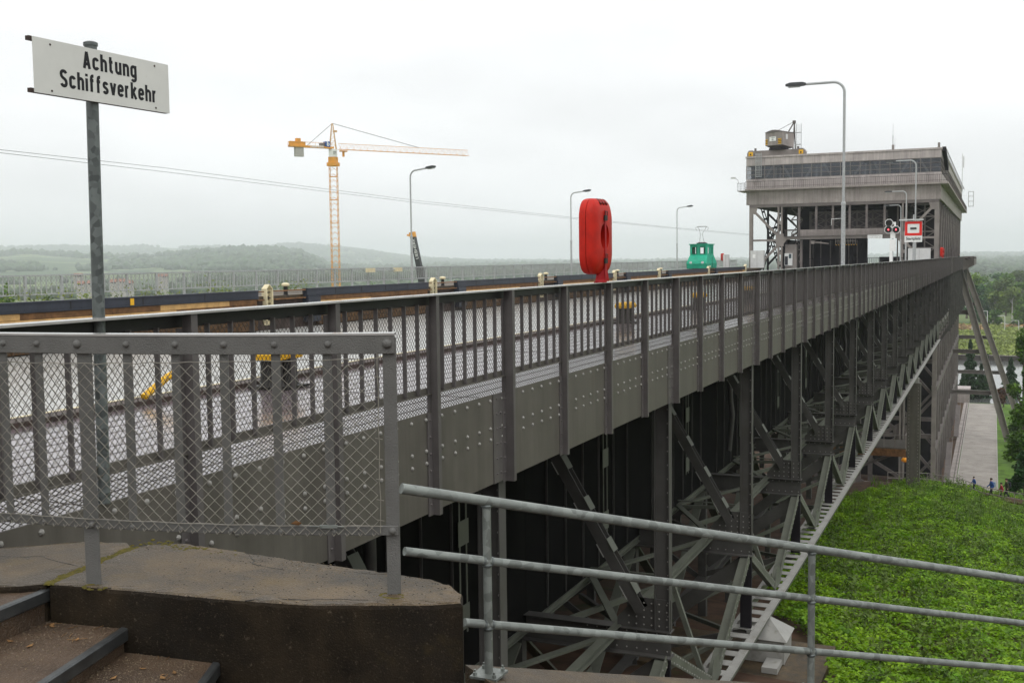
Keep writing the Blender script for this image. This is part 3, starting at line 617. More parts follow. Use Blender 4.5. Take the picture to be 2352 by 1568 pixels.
# ---- curved fence on the wall
fence = thing('curved_fence', 'short grey riveted fence panel with chain link on top of the concrete wall', 'fence', (-2.9, 3.4, -1.3))
ctrl = [(-5.6, 3.16), (-4.9, 3.17), (-4.3, 3.205), (-3.77, 3.26), (-3.35, 3.31), (-2.95, 3.385), (-2.6, 3.475), (-2.27, 3.585), (-2.105, 3.655)]
def curve_pts(n=120):
    P = [Vector((*c, 0)) for c in ctrl]; out = []
    for i in range(len(P) - 1):
        p0, p1, p2, p3 = P[max(i - 1, 0)], P[i], P[i + 1], P[min(i + 2, len(P) - 1)]
        for t in range(16):
            t /= 16; out.append(.5 * ((2 * p1) + (p2 - p0) * t + (2 * p0 - 5 * p1 + 4 * p2 - p3) * t * t + (3 * p1 - p0 - 3 * p2 + p3) * t ** 3))
    out.append(P[-1]); return out
CP = curve_pts(); CL = [0]
for i in range(1, len(CP)): CL.append(CL[-1] + (CP[i] - CP[i - 1]).length)
LF = CL[-1]
def cat_(s):
    """point and direction at distance s from the right-hand end of the fence"""
    s = LF - s
    for i in range(1, len(CP)):
        if CL[i] >= s or i == len(CP) - 1:
            t = (s - CL[i - 1]) / (CL[i] - CL[i - 1]); return CP[i - 1].lerp(CP[i], t), (CP[i] - CP[i - 1]).normalized()
def band(z0, z1, t0, t1, s0=0, s1=None, n=60):
    """flat bar following the curve; t0,t1 = offsets towards the canal"""
    s1 = LF if s1 is None else s1; mb = MB(); vs = []
    for i in range(n + 1):
        p, d = cat_(s0 + (s1 - s0) * i / n); nr = Vector((-d.y, d.x, 0))
        for t, z in ((t0, z0), (t1, z0), (t1, z1), (t0, z1)): vs.append(p + nr * t + Vector((0, 0, z)))
    fs = [(0, 1, 2, 3)] + [(i * 4 + k, i * 4 + (k + 1) % 4, i * 4 + 4 + (k + 1) % 4, i * 4 + 4 + k) for i in range(n) for k in range(4)] + [(n * 4 + 3, n * 4 + 2, n * 4 + 1, n * 4)]
    return mb.add(vs, fs)
band(-.352, -.2805, 0, .014).build('top_rail', 'nearsteel', fence, bevel=.002); band(-.280, -.272, -.002, .07).build('cap_strip', 'railtop', fence)
band(-1.062, -1.025, 0, .012).build('bottom_rail', 'nearsteel', fence, bevel=.002)
# positions measured along the curve for the uprights
def s_at_px(px, z):
    best = min(range(401), key=lambda i: abs((lambda v: CXP + FPX * v.dot(RIGHT) / v.dot(FWD))(cat_(LF * i / 400)[0] + Vector((0, 0, z))) - px)); return LF * best / 400
bigr = MB().dome((0, 0, 0), (0, -1, 0), .0155, .013, 12).mesh('rivet', 'nearsteel', True)
def upright(s, w, z0, z1, off=.0145, thick=.008, name='baluster'):
    p, d = cat_(s); nr = Vector((-d.y, d.x, 0)); m = MB(); a = p + nr * off
    m.prism([a - d * w / 2 + Vector((0, 0, z0)), a + d * w / 2 + Vector((0, 0, z0)), a + d * w / 2 + Vector((0, 0, z1)), a - d * w / 2 + Vector((0, 0, z1))], nr * thick)
    return m.build(name, 'nearsteel', fence, bevel=.0015)
def rivet_at(s, z, sc=1., off=0.):
    p, d = cat_(s); q = p + Vector((0, 0, z)) - Vector((-d.y, d.x, 0)) * off - ORG[fence.name]
    o = place('rivet', bigr, fence, q, (0, 0, math.atan2(d.y, d.x))); o.scale = (sc, sc, sc)
ups = [(1, -1), (90, 0), (292, 0), (404, 0), (518, 0), (635, 0), (755, 0)]
for px, _ in [(10, 0), (90, 0), (292, 0), (404, 0), (518, 0), (635, 0), (755, 0)]:
    s = s_at_px(px, -.7); upright(s, .036, -1.05, -.30); rivet_at(s_at_px(px - 4, -.31), -.313, .9)
    rivet_at(s_at_px(px + 12, -1.04), -1.048, .8)
for k in range(4): upright(s_at_px(10, -.7) + .16 * (k + 1), .036, -1.05, -.30)
s = s_at_px(197, -.7); upright(s, .068, -1.305, -.30, name='post'); rivet_at(s_at_px(179, -.31), -.313, 1.15)
rivet_at(s_at_px(213, -1.04), -1.047, .85)
upright(.022, .052, -1.31, -.29, .0145, .02, 'post'); rivet_at(.028, -.313, 1.25); rivet_at(.022, -1.045, .9)
bl = MB()
# chain link: zig-zag wires following the curve, woven front to back
cl = MB(); Z0, Z1, dz = -1.055, -.375, .0255; n = int((Z1 - Z0) / dz); pit = .0262
S0 = .075; i = 0
while S0 + i * 2 * pit < LF - .05:
    pts = []
    for k in range(n + 1):
        s = S0 + i * 2 * pit + (pit if k % 2 else 0); p, d = cat_(min(s, LF)); nr = Vector((-d.y, d.x, 0))
        pts.append(p - nr * (.0065 + (.0022 if k % 2 else -.0012)) + Vector((0, 0, Z0 + k * dz)))
    cl.tube(pts, .0017, 4, False); i += 1
i = 0
while S0 + i * 2 * pit < LF - .05:
    pts = []
    for k in range(n + 1):
        s = S0 + i * 2 * pit + (2 * pit if not k % 2 else pit); p, d = cat_(min(s, LF)); nr = Vector((-d.y, d.x, 0))
        pts.append(p - nr * (.0065 + (-.0012 if k % 2 else .0022)) + Vector((0, 0, Z0 + k * dz)))
    cl.tube(pts, .0017, 4, False)
    p, d = cat_(S0 + i * 2 * pit + pit); nr = Vector((-d.y, d.x, 0))                 # wire end bent over the bottom bar
    cl.tube([p - nr * .006 + Vector((0, 0, Z0 + .004)), p - nr * .012 + d * .008 + Vector((0, 0, Z0 - .006)), p - nr * .006 + d * .016 + Vector((0, 0, Z0 + .004))], .0017, 5, False)
    i += 1
cl.build('chain_link_mesh', 'wire', fence, True, kind='stuff')
def wire_line(f0, name='tension_wire', r=.0019):
    pts = []
    for i in range(61):
        s = .06 + (LF - .08) * i / 60; p, d = cat_(s); nr = Vector((-d.y, d.x, 0)); pts.append(p - nr * .008 + Vector((0, 0, f0(s))))
    MB().tube(pts, r, 5).build(name, 'wire', fence, True)
wire_line(lambda s: -.368 - .022 * min(1, s * .8) + .003 * math.sin(s * 40)); wire_line(lambda s: -1.022 - .002 * math.sin(s * 30))
p, d = cat_(.068); MB().tube([p - Vector((-d.y, d.x, 0)) * .008 + Vector((0, 0, -1.05 + .07 * k)) + d * (.002 * (k % 3)) for k in range(11)], .002, 5).build('tension_wire', 'wire', fence, True)
for k in range(8):
    z = -1.0 + .08 * k; q = p - Vector((-d.y, d.x, 0)) * .010; MB().tube([q + d * .004 + Vector((0, 0, z)), q - d * .012 + Vector((0, 0, z + .003)), q + d * .016 + Vector((0, 0, z - .002))], .0016, 4).build('wire_tie', 'wire', fence)
p, d = cat_(.27); q = p - Vector((-d.y, d.x, 0)) * .012 + Vector((0, 0, -1.023))
MB().bar(q - d * .035, q + d * .035, .007, .012).tube([q + d * .035, q + d * .06], .002, 5).tube([q - d * .035, q - d * .075], .002, 5).build('turnbuckle', 'galv', fence)
p, d = cat_(.42); q = p - Vector((-d.y, d.x, 0)) * .008 + Vector((0, 0, -1.015)); lfq = MB().prism([q, q + d * .02 + Vector((0, 0, .012)), q + d * .045 + Vector((0, -.004, .004)), q + d * .03 + Vector((0, 0, -.006))], (.002, -.003, .003)).build('dry_leaf', 'plankd')
tag(lfq, 'small brown dry leaf caught at the bottom of the chain link', 'leaf')
# girder end plate showing at the lower left
ep = MB().box(-6.4, -5.39, 3.9, 4.1, -1.9, -1.25).dome((-5.389, 4.0, -1.4), (1, 0, 0), .03, .02, 8).build('end_plate', 'steel', bridge)
# ------------------------------------------------------------------ the sign
sg = onZ(240, 1155, ZG); XS = sg.x
sign = thing('warning_sign', 'white enamel sign reading Achtung Schiffsverkehr on a galvanised pole', 'sign', (XS, sg.y, ZG))
base = Vector((XS, sg.y, ZG)); topp = onY(208, 106, sg.y + .05)
MB().tube([base, topp], .0395, 20).build('pole', 'galvd', sign, True)
MB().lathe([(.046, 0), (.046, .02), (.03, .028)], topp, 16).build('pole_cap', 'galvd', sign, True)
c = [onX(75, 82, XS + .09), onX(388, 152, XS + .09), onX(388, 262, XS + .09), onX(78, 209, XS + .09)]
# fit a true rectangle: centre, horizontal direction, height
ctr = (c[0] + c[1] + c[2] + c[3]) / 4
h_l, h_r = 127., 110.
dp = topp.dot(FWD) - .03; mid = (127. + (110. - 127.) * (208 - 76.5) / 311.5); d1 = (dp - .06) * mid / h_l; d2 = (dp - .06) * mid / h_r; H = mid * (dp - .06) / FPX
PL, PR = ray(76.5, 145.5) * d1, ray(388, 207) * d2
zz = (PL.z + PR.z) / 2; PL.z = PR.z = zz
xd = (PR - PL); WD = xd.length; xd.normalize(); ctr = (PL + PR) / 2; nrm = xd.cross(Vector((0, 0, 1)))
def sp(u, v, t=0.): return ctr + xd * u + Vector((0, 0, v)) + nrm * t
pn = MB().prism([sp(-WD / 2, -H / 2), sp(WD / 2, -H / 2), sp(WD / 2, H / 2), sp(-WD / 2, H / 2)], -nrm * .004).build('sign_panel', 'white', sign)
for v in (-H / 2 + .012, H / 2 - .012): MB().prism([sp(-WD / 2 - .022, v - .013, -.006), sp(WD / 2 - .01, v - .013, -.006), sp(WD / 2 - .01, v + .013, -.006), sp(-WD / 2 - .022, v + .013, -.006)], -nrm * .03).build('support_channel', 'kerb', sign)
for u, v in ((-.385, .41), (.385, .42), (-.385, -.43), (.385, -.43)): MB().dome(sp(u * WD, v * H, .0), nrm, .0075, .005, 8).build('screw', 'kerb', pn, True)
def arc(cx, cy, rx, ry, a0, a1, n=9): return [(cx + rx * math.cos(math.radians(a0 + (a1 - a0) * i / n)), cy + ry * math.sin(math.radians(a0 + (a1 - a0) * i / n))) for i in range(n + 1)]
HX = .735
GLY = {   # condensed grotesque drawn as centre lines; cap height 1
 'A': (.40, [[(0.02, 0), (.20, .98)], [(.20, .98), (.38, 0)], [(.08, .27), (.32, .27)]]),
 'S': (.36, [arc(.18, .755, .17, .165, 15, 180) + [(.035, .63), (.10, .555), (.26, .455), (.33, .37)] + arc(.18, .245, .17, .165, 15, -165)]),
 'c': (.29, [arc(.145, .50, .145, .155, 15, 180) + arc(.145, .235, .145, .155, 180, 345)]),
 'h': (.29, [[(0, 0), (0, 1)], [(0, .42)] + arc(.145, .50, .145, .155, 170, 0) + [(.29, 0)]]),
 'n': (.29, [[(0, 0), (0, HX)], [(0, .42)] + arc(.145, .50, .145, .155, 170, 0) + [(.29, 0)]]),
 'u': (.29, [[(.29, HX), (.29, 0)], [(0, HX)] + arc(.145, .235, .145, .155, 180, 350) + [(.29, .32)]]),
 't': (.21, [[(.07, .95)] + arc(.18, .19, .11, .11, 180, 265) + [(.23, .08)], [(-.04, .665), (.22, .665)]]),
 'g': (.29, [arc(.145, .50, .145, .155, 0, 180) + arc(.145, .235, .145, .155, 180, 360) + [(.29, .5)], [(.29, HX)] + arc(.145, -.06, .145, .14, 0, -155)]),
 'i': (.0, [[(0, 0), (0, HX)], [(0, .85), (0, 1)]]),
 'f': (.20, [[(.07, 0)] + arc(.18, .81, .11, .12, 180, 95) + [(.235, .93)], [(-.04, .665), (.22, .665)]]),
 's': (.27, [arc(.135, .525, .125, .13, 15, 180) + [(.03, .44), (.09, .395), (.19, .335), (.245, .28)] + arc(.135, .21, .13, .13, 15, -165)]),
 'v': (.30, [[(0, HX), (.15, .02)], [(.15, .02), (.30, HX)]]),
 'e': (.29, [[(.0, .375), (.29, .375)], [(.29, .34)] + arc(.145, .50, .145, .155, 0, 180) + arc(.145, .235, .145, .155, 180, 340)]),
 'r': (.18, [[(0, 0), (0, HX)], [(0, .40)] + arc(.14, .49, .14, .165, 170, 75)]),
 'k': (.30, [[(0, 0), (0, 1)], [(.29, HX), (.03, .31)], [(.10, .42), (.31, 0)]])}
def grotesque(s, ctr_u, base_v, cap, width, stroke=.185):
    adv = [GLY[c][0] for c in s]; gap = stroke + .085; tot = sum(adv) + gap * (len(s) - 1) + stroke; kx = width / tot; mb = MB(); x = stroke / 2
    for c, a in zip(s, adv):
        for li, path in enumerate(GLY[c][1]):
            P = [Vector((x + px, py, 0)) for px, py in path]; Lf, Rt = [], []
            for i, p in enumerate(P):
                d0 = (P[i] - P[i - 1]).normalized() if i else (P[1] - P[0]).normalized(); d1 = (P[i + 1] - P[i]).normalized() if i < len(P) - 1 else d0
                n0, n1 = Vector((-d0.y, d0.x, 0)), Vector((-d1.y, d1.x, 0)); m_ = (n0 + n1); m_ = m_.normalized() if m_.length > .2 else n0; k = stroke / 2 / max(.55, m_.dot(n0)); Lf.append(p + m_ * k); Rt.append(p - m_ * k)
            vs = []
            for a_, b_ in zip(Lf, Rt):
                for q in (a_, b_): vs.append(sp(ctr_u - width / 2 + q.x * kx, base_v + q.y * cap, .0008 + .00012 * li))
            n = len(P); mb.add(vs, [(2 * i, 2 * i + 1, 2 * i + 3, 2 * i + 2) for i in range(n - 1)])
        x += a + gap
    return mb.build('lettering', 'ink', pn)
grotesque('Achtung', .035 * WD, .10 * H, .325 * H, .405 * WD); grotesque('Schiffsverkehr', .032 * WD, -.325 * H, .325 * H, .725 * WD)
# ------------------------------------------------------------------ galvanised pipe railing
PD = Vector((.587, .772, -.244)); P0 = Vector((-2.188, 4.642, -1.139))
pr = thing('pipe_railing', 'galvanised three pipe railing sloping down across the lower right', 'railing', P0 + Vector((0, 0, -.85)))
for t0, dzz, r in ((-.45, 0, .0245), (-.44, -.29, .0205), (-.13, -.60, .0205)):
    q0 = P0 + PD * t0 + Vector((0, 0, dzz)); q1 = P0 + PD * 8.8 + Vector((0, 0, dzz)); MB().tube([q0, q0.lerp(q1, .33), q0.lerp(q1, .66), q1], r, 16).build('rail_pipe', 'galv', pr, True)
for t in (0, 2.16, 4.4, 6.6):
    q = P0 + PD * t; MB().tube([q + Vector((0, 0, -.02)), q + Vector((0, 0, -.5)), q + Vector((0, 0, -.84))], .0205, 16).build('post', 'galv', pr, True)
    wl_ = MB()
    for dzz, r in ((0, .0245), (-.29, .0205), (-.60, .0205)): wl_.lathe([(.021, -r - .009), (.0255, -r - .004), (.0265, -r + .003), (.021, -r + .008)], q + Vector((0, 0, dzz)), 14)
    for dzz in (-.29, -.60):
        for s_ in (-1, 1): wl_.tube([q + Vector((0, 0, dzz)) + PD * s_ * .016, q + Vector((0, 0, dzz)) + PD * s_ * .026], .0235, 12)
    wl_.build('weld', 'galvd', pr, True, kind='stuff')
    bp_ = MB().box(q.x - .07, q.x + .07, q.y - .07, q.y + .07, q.z - .85, q.z - .838).build('base_plate', 'galv', pr)
    for sx in (-1, 1):
        for sy in (-1, 1): MB().lathe([(.011, 0), (.011, .014), (.006, .016), (.006, .028)], (q.x + sx * .05, q.y + sy * .05, q.z - .838), 6).build('bolt', 'galv', bp_)
lw = thing('low_wall', 'sloping concrete wall carrying the galvanised pipe railing', 'wall', P0 + Vector((0, 0, -3)))
hv = Vector((.605, .796, 0)); nv = Vector((.796, -.605, 0))
a, b = P0 + PD * -.05 - nv * .16, P0 + PD * 9 - nv * .16
MB().prism([a + Vector((0, 0, -.852)), b + Vector((0, 0, -.852)), b + Vector((0, 0, -4)), a + Vector((0, 0, -5))], nv * .38).build('coping', 'concrete', lw)
M['redshade'] = mat('shaded_dark_red', (.10, .008, .006), .7)  # darker red paints the shade in the lid's vent slots
# ------------------------------------------------------------------ red lifebuoy housing on the bridge railing
def lifebuoy(lab, loc, rz=0.):
    t = local('lifebuoy_box', lab, 'lifebuoy box', loc, 'red lifebuoy boxes on the railings', rz)
    W_, H_, T = .36, .435, .115; ZC = .53
    def ring(w, h, x, r):
        P = []
        for cx_, cz, a0 in ((w - r, h - r, 0), (-(w - r), h - r, 90), (-(w - r), -(h - r), 180), (w - r, -(h - r), 270)):
            for k in range(7): a = math.radians(a0 + 15 * k); P.append((x, cx_ + r * math.cos(a), ZC + cz + r * math.sin(a)))
        return P
    def shell(levels, name, par):
        mb = MB(); vs = []; n = 28
        for l in levels: vs += ring(*l)
        fs = [tuple(range(n - 1, -1, -1))] + [(k * n + i, k * n + (i + 1) % n, (k + 1) * n + (i + 1) % n, (k + 1) * n + i) for k in range(len(levels) - 1) for i in range(n)]
        mb.add(vs, fs); return mb, n, len(levels)
    mb, n, m = shell([(W_ - .05, H_ - .05, -.125, .17), (W_ - .01, H_ - .01, -.105, .2), (W_, H_, -.07, .21), (W_, H_, -.008, .21)], 'b', t); mb.f.append(tuple((m - 1) * n + i for i in range(n))); mb.mi.append(0)
    mb.build('back_shell', 'red', t, True)
    # lid with chamfered rim and a round recess in the middle
    mb, n, m = shell([(W_, H_, .0, .21), (W_ - .004, H_ - .004, .05, .21), (W_ - .035, H_ - .035, .088, .19), (W_ - .11, H_ - .12, .122, .12)], 'l', t)
    base_ = (m - 1) * n; rec = []
    for (rr, x) in ((.150, .122), (.142, -.09)):
        rec.append(len(mb.v)); mb.v += [(x, rr * math.cos(2 * math.pi * (i + 1.5) / n), ZC + rr * math.sin(2 * math.pi * (i + 1.5) / n)) for i in range(n)]
    pa = [(base_ + i) for i in range(n)]
    for i in range(n):
        mb.f.append((pa[i], pa[(i + 1) % n], rec[0] + (i + 1) % n, rec[0] + i)); mb.mi.append(0)
        mb.f.append((rec[0] + i, rec[0] + (i + 1) % n, rec[1] + (i + 1) % n, rec[1] + i)); mb.mi.append(0)
    mb.f.append(tuple(rec[1] + i for i in range(n))); mb.mi.append(0)
    lid = mb.build('lid', 'red', t, True)
    for s in (-1, 0, 1): MB().prism([(.035, s * .1 - .025, ZC + H_ - .03), (.035, s * .1 + .025, ZC + H_ - .03), (.1, s * .1 + .025, ZC + H_ - .085), (.1, s * .1 - .025, ZC + H_ - .085)], (.0165, 0, .028)).build('vent_slot', 'redshade', lid)
    MB().box(.128, .136, -.022, .022, ZC - .46, ZC + .30).build('strap', 'redd', t)
    for z in (.21, -.28):
        h = MB().box(.1265, .146, -.045, .045, ZC + z - .03, ZC + z + .03).build('latch', 'black', t)
        MB().tube([(.15, -.03, ZC + z + .03), (.15, -.03, ZC + z + .075), (.15, .03, ZC + z + .075), (.15, .03, ZC + z + .03)], .005, 5).build('latch_wire', 'black', h)
    MB().prism([(.0, -.10, .0), (.14, -.0, .0), (.14, .02, .0), (.0, .14, 0)], (0, 0, .012)).build('base_plate', 'redd', t)
    MB().prism([(.105, .01, .0125), (.125, .12, .0125), (.125, .035, .19), (.105, .01, .19)], (.008, 0, 0)).prism([(.02, -.10, .0125), (.122, .0, .0125), (.122, .0, .19), (.02, -.03, .19)], (.0, .008, 0)).build('bracket', 'redd', t)
    return t
lb = onX(1388, 646, XA + .03); lb0 = lifebuoy('large red lifebuoy box standing on the bridge railing mid-picture', (XA + .01, lb.y - .28, ZT), math.radians(-5)); lb0.scale = (1.1, 1.04, 1.28)
dup(lb0, (XA - .03, 136.6, ZT), 'small distant red lifebuoy box on the railing right of the boat lift column', math.radians(-20))
dup(lb0, (XLR, 158, ZT - .25), 'small distant red lifebuoy box left of the boat lift, beyond the canal', math.radians(40))
# ================================================================== boat lift
lift = thing('boat_lift', 'huge steel boat lift with a pinkish concrete gallery at the far bridge end', 'boat lift', (-20.8, YLIFT, -37))
Y = YLIFT; YF = 281.; L0, R0 = -34.65, -7.0
def lb_(name, m, *b, par=None): return MB().box(*b).build(name, m, par or lift)
# upper gallery: concrete bands
lb_('fascia', 'lconc', L0, R0, Y, YF, 13.87, 15.0)
lb_('coping', 'lconc', L0 - .12, R0 + .12, Y - .12, YF + .1, 15.002, 15.25)
lb_('sill_band', 'lconc', L0, R0, Y, YF, 11.30, 11.78)
lb_('balcony_slab', 'lconc2', L0 - .02, R0 + 1.0, Y - .9, YF + 8, 10.08, 10.34)
lb_('fascia_beam', 'lconc2', L0, R0, Y + .1, YF, 7.97, 10.075)
lb_('balcony_front', 'lconc', L0, R0, Y - .02, Y + .3, 10.342, 11.298)
lb_('balcony_front', 'lconc', R0 - .3, R0, Y + .31, YF, 10.342, 11.298)
lb_('roof_slab', 'lconc2', L0 + .2, R0 - .2, Y + .3, YF - .3, 14.6, 14.9)
for i in range(15):
    x = L0 + (R0 - L0) * (i + .5) / 15; MB().box(x - .012, x + .012, Y - .004, Y - .001, 13.9, 14.98).build('panel_joint', 'lsteel', lift)
# windows
nw = 20
for i in range(nw):
    x0, x1 = L0 + (R0 - L0) * i / nw, L0 + (R0 - L0) * (i + 1) / nw
    fr = MB(); fr.box(x0 - .035, x0 + .035, Y - .0, Y + .12, 11.79, 13.86)
    for z in (11.83, 12.48, 13.16, 13.82): fr.box(x0 + .036, x1 - .036, Y + .02, Y + .08, z - .03, z + .03)
    wo = fr.build('window', 'lsteelp', lift); MB().box(x0 + .036, x1 - .036, Y + .09, Y + .1, 11.86, 13.79).build('pane', 'lglass', wo)
for i in range(34):
    y0, y1 = Y + .35 + (YF - Y - .7) * i / 34, Y + .35 + (YF - Y - .7) * (i + 1) / 34
    fr = MB(); fr.box(R0 - .12, R0, y0 - .05, y0 + .05, 11.79, 13.86)
    for z in (12.48, 13.16): fr.box(R0 - .08, R0 - .02, y0 + .051, y1 - .051, z - .03, z + .03)
    wo = fr.build('window', 'lsteelp', lift); MB().box(R0 - .1, R0 - .09, y0 + .051, y1 - .051, 11.8, 13.85).build('pane', 'lglass', wo)
# roof trusses and machines seen behind the glass
for cx in (-30.0, -24.0, -17.0, -10.6):
    m = MB()
    for s in (-1, 1): m.bar((cx + s * 1.9, Y + .5, 11.8), (cx + s * .7, Y + .5, 13.8), .3, .16, (0, 1, 0)); m.box(cx + s * .35 - .12, cx + s * .35 + .12, Y + .6, Y + .8, 11.8, 13.5)
    m.build('roof_truss', 'alu', lift)
MB().box(-15.9, -13.9, Y + .8, Y + 2, 11.8, 12.7).build('switch_cabinet', 'alu', lift); MB().box(-20.3, -19.2, Y + .7, Y + 1.5, 11.8, 12.5).build('switch_cabinet', 'lsteelp', lift)
MB().box(L0 + .3, R0 - .3, Y + 2.2, Y + 2.4, 11.5, 13.9).build('inner_wall', 'lplate', lift)
# balcony railing
br_ = MB()
for i in range(100):
    x = L0 + (R0 + 1 - L0) * i / 99; br_.box(x - .02, x + .02, Y - .86, Y - .82, 10.341, 11.33) if i % 5 else br_.box(x - .035, x + .035, Y - .88, Y - .8, 10.341, 11.36)
for i in range(160):
    y = Y - .8 + 120 * i / 159; br_.box(R0 + .9, R0 + .94, y - .02, y + .02, 10.341, 11.36)
br_.build('balcony_baluster', 'lsteel', lift, kind='stuff')
MB().box(L0, R0 + 1, Y - .88, Y - .82, 11.361, 11.42).box(R0 + .9, R0 + .96, Y - .815, YF + 8, 11.361, 11.42).box(L0, R0 + .9, Y - .86, Y - .83, 10.56, 10.6).build('balcony_rail', 'ldark', lift)
MB().box(L0 - 1.2, L0 - .03, Y - .9, Y + 4, 10.02, 10.12).build('side_balcony', 'lconc2', lift)
sb = MB()
for i in range(6): sb.box(L0 - 1.18 + i * .22, L0 - 1.14 + i * .22, Y - .88, Y - .84, 10.121, 11.2)
sb.box(L0 - 1.2, L0 - .03, Y - .88, Y - .84, 11.201, 11.25); sb.build('side_railing', 'ldark', lift)
MB().tube([(L0 - 1.0, Y - .8, 11.25), (L0 - 1.1, Y - .8, 11.7), (L0 - 1.5, Y - .8, 12.0)], .03, 6).build('floodlight_arm', 'lsteel', lift); MB().box(L0 - 2.15, L0 - 1.5, Y - .95, Y - .65, 11.95, 12.2).build('floodlight', 'alu', lift)
# ladder cage on the left of the gallery
lad = MB()
for x in (-33.15, -32.3): lad.box(x - .03, x + .03, Y - .4, Y - .34, 12.1, 15.7)
for i in range(14): lad.box(-33.1, -32.35, Y - .39, Y - .35, 12.2 + i * .26, 12.24 + i * .26)
for z in (12.1, 13.2, 14.4, 15.4): lad.tube([(-33.2, Y - .35, z), (-33.1, Y - .9, z), (-32.35, Y - .9, z), (-32.25, Y - .35, z)], .03, 5)
for x in (-33.0, -32.7, -32.45): lad.box(x - .02, x + .02, Y - .93, Y - .89, 12.1, 15.4)
lad.build('ladder_cage', 'lampgrey', lift)
# roof studs, antennas, right flank rails
for x in (-13.55, -7.35): MB().box(x - .16, x + .16, Y + .2, Y + .5, 15.252, 15.95).build('roof_post', 'lsteelp', lift)
rr = MB()
for i in range(46): rr.box(R0 + .05, R0 + .5, Y + 1 + i * 2.4, Y + 1.3 + i * 2.4, 15.3 - 0, 15.36); 
rr.tube([(R0 + .5, Y + .5, 15.33), (R0 + .5, YF, 15.33)], .05, 5); rr.tube([(R0 + .1, Y + .5, 15.33), (R0 + .1, YF, 15.33)], .05, 5); rr.build('roof_rail', 'lsteel', lift)
MB().bar((R0 + .3, Y + 1.5, 15.1), (R0 + .5, Y + 7, 12.8), .5, .8).build('dark_awning', 'ldark', lift)
an = MB().tube([(-15.32, 190, 15.2), (-15.32, 190, 19.6)], .07, 6).tube([(-15.32, 190, 19.6), (-15.32, 190, 21.5)], .025, 5); 
for z in (17.4, 18.1): an.tube([(-15.32, 190, z), (-15.0, 190, z + .1), (-15.0, 190, z + .9)], .025, 5)
an.build('antenna', 'lampgrey', lift)
q = onX(2211, 353, R0 + .6); MB().tube([(q.x, q.y, 11), (q.x, q.y, q.z)], .07, 6).tube([(q.x + .25, q.y, q.z - 3), (q.x + .25, q.y, q.z - .6)], .12, 6).build('antenna', 'alu', lift)
cg = MB()
for x in (R0 + 1.3, R0 + 2.4): cg.box(x - .05, x + .05, YF + 6, YF + 6.1, 11.5, 15.2)
for z in (11.6, 12.8, 14, 15.1): cg.box(R0 + 1.3, R0 + 2.4, YF + 6, YF + 6.1, z - .05, z + .05)
cg.build('end_cage', 'lsteelp', lift)
# portal: lintel, columns, gussets
lb_('lintel', 'lsteel', L0 + .45, R0 - .2, Y + .15, Y + .9, 7.52, 7.965)
for x0, x1 in ((-34.2, -33.69), (-7.79, -7.19)): lb_('corner_column', 'lsteelp', x0, x1, Y + .1, Y + .7, -37, 7.515)
for a0, a1, b0, b1 in ((-29.95, -29.70, -29.45, -29.22), (-12.2, -11.97, -11.72, -11.48)):
    lb_('portal_column', 'lsteelp', a0, a1, Y + .12, Y + .6, -37, 7.515); lb_('portal_column', 'lsteelp', b0, b1, Y + .12, Y + .6, -37, 7.515)
    for z in (5.2, 0.6, -.9): lb_('batten', 'lsteelp', a1 + .002, b0 - .002, Y + .13, Y + .2, z - .25, z + .25)
def gus(cx, s):
    MB().prism([(cx - .6, Y + .10, 1.62), (cx + .6, Y + .1, 1.62), (cx + .6, Y + .1, 3.5), (cx - .6, Y + .1, 3.5)], (0, -.03, 0)).build('gusset', 'lsteelp', lift)
    MB().prism([(cx + s * .6, Y + .10, 2.0), (cx + s * .6, Y + .1, 3.1), (cx + s * .95, Y + .1, 3.1), (cx + s * 1.1, Y + .1, 2.62)], (0, -.03, 0)).build('gusset', 'lsteelp', lift)
gus(-29.6, 1); gus(-11.85, -1)
for x, s in ((-33.69, 1), (-7.79, -1)): MB().prism([(x, Y + .14, 6.55), (x, Y + .14, 7.5), (x + s * .75, Y + .14, 7.5), (x + s * .6, Y + .14, 6.9), (x + s * .35, Y + .14, 6.5)], (0, -.03, 0)).build('gusset', 'lsteelp', lift)
for xa, xb, s in ((-33.3, -30.0, 1), (-8.2, -11.5, -1)):
    MB().bar((xa, Y + .3, 6.75), (xb, Y + .3, 3.3), .34, .34, (0, 1, 0)).build('brace', 'lsteelp', lift)
    MB().bar((xa - s * .4, Y + .3, 2.55), (xb, Y + .3, 2.55), .25, .3).build('brace', 'lsteelp', lift)
    MB().bar((xb + s * .1, Y + .3, 1.75), (xa + s * 1.6, Y + .3, -.1), .34, .34, (0, 1, 0)).build('brace', 'lsteelp', lift)
    MB().bar((xa + s * 1.6, Y + .3, -.2), (xa - s * .3, Y + .3, -3), .3, .3, (0, 1, 0)).build('brace', 'lsteelp', lift)
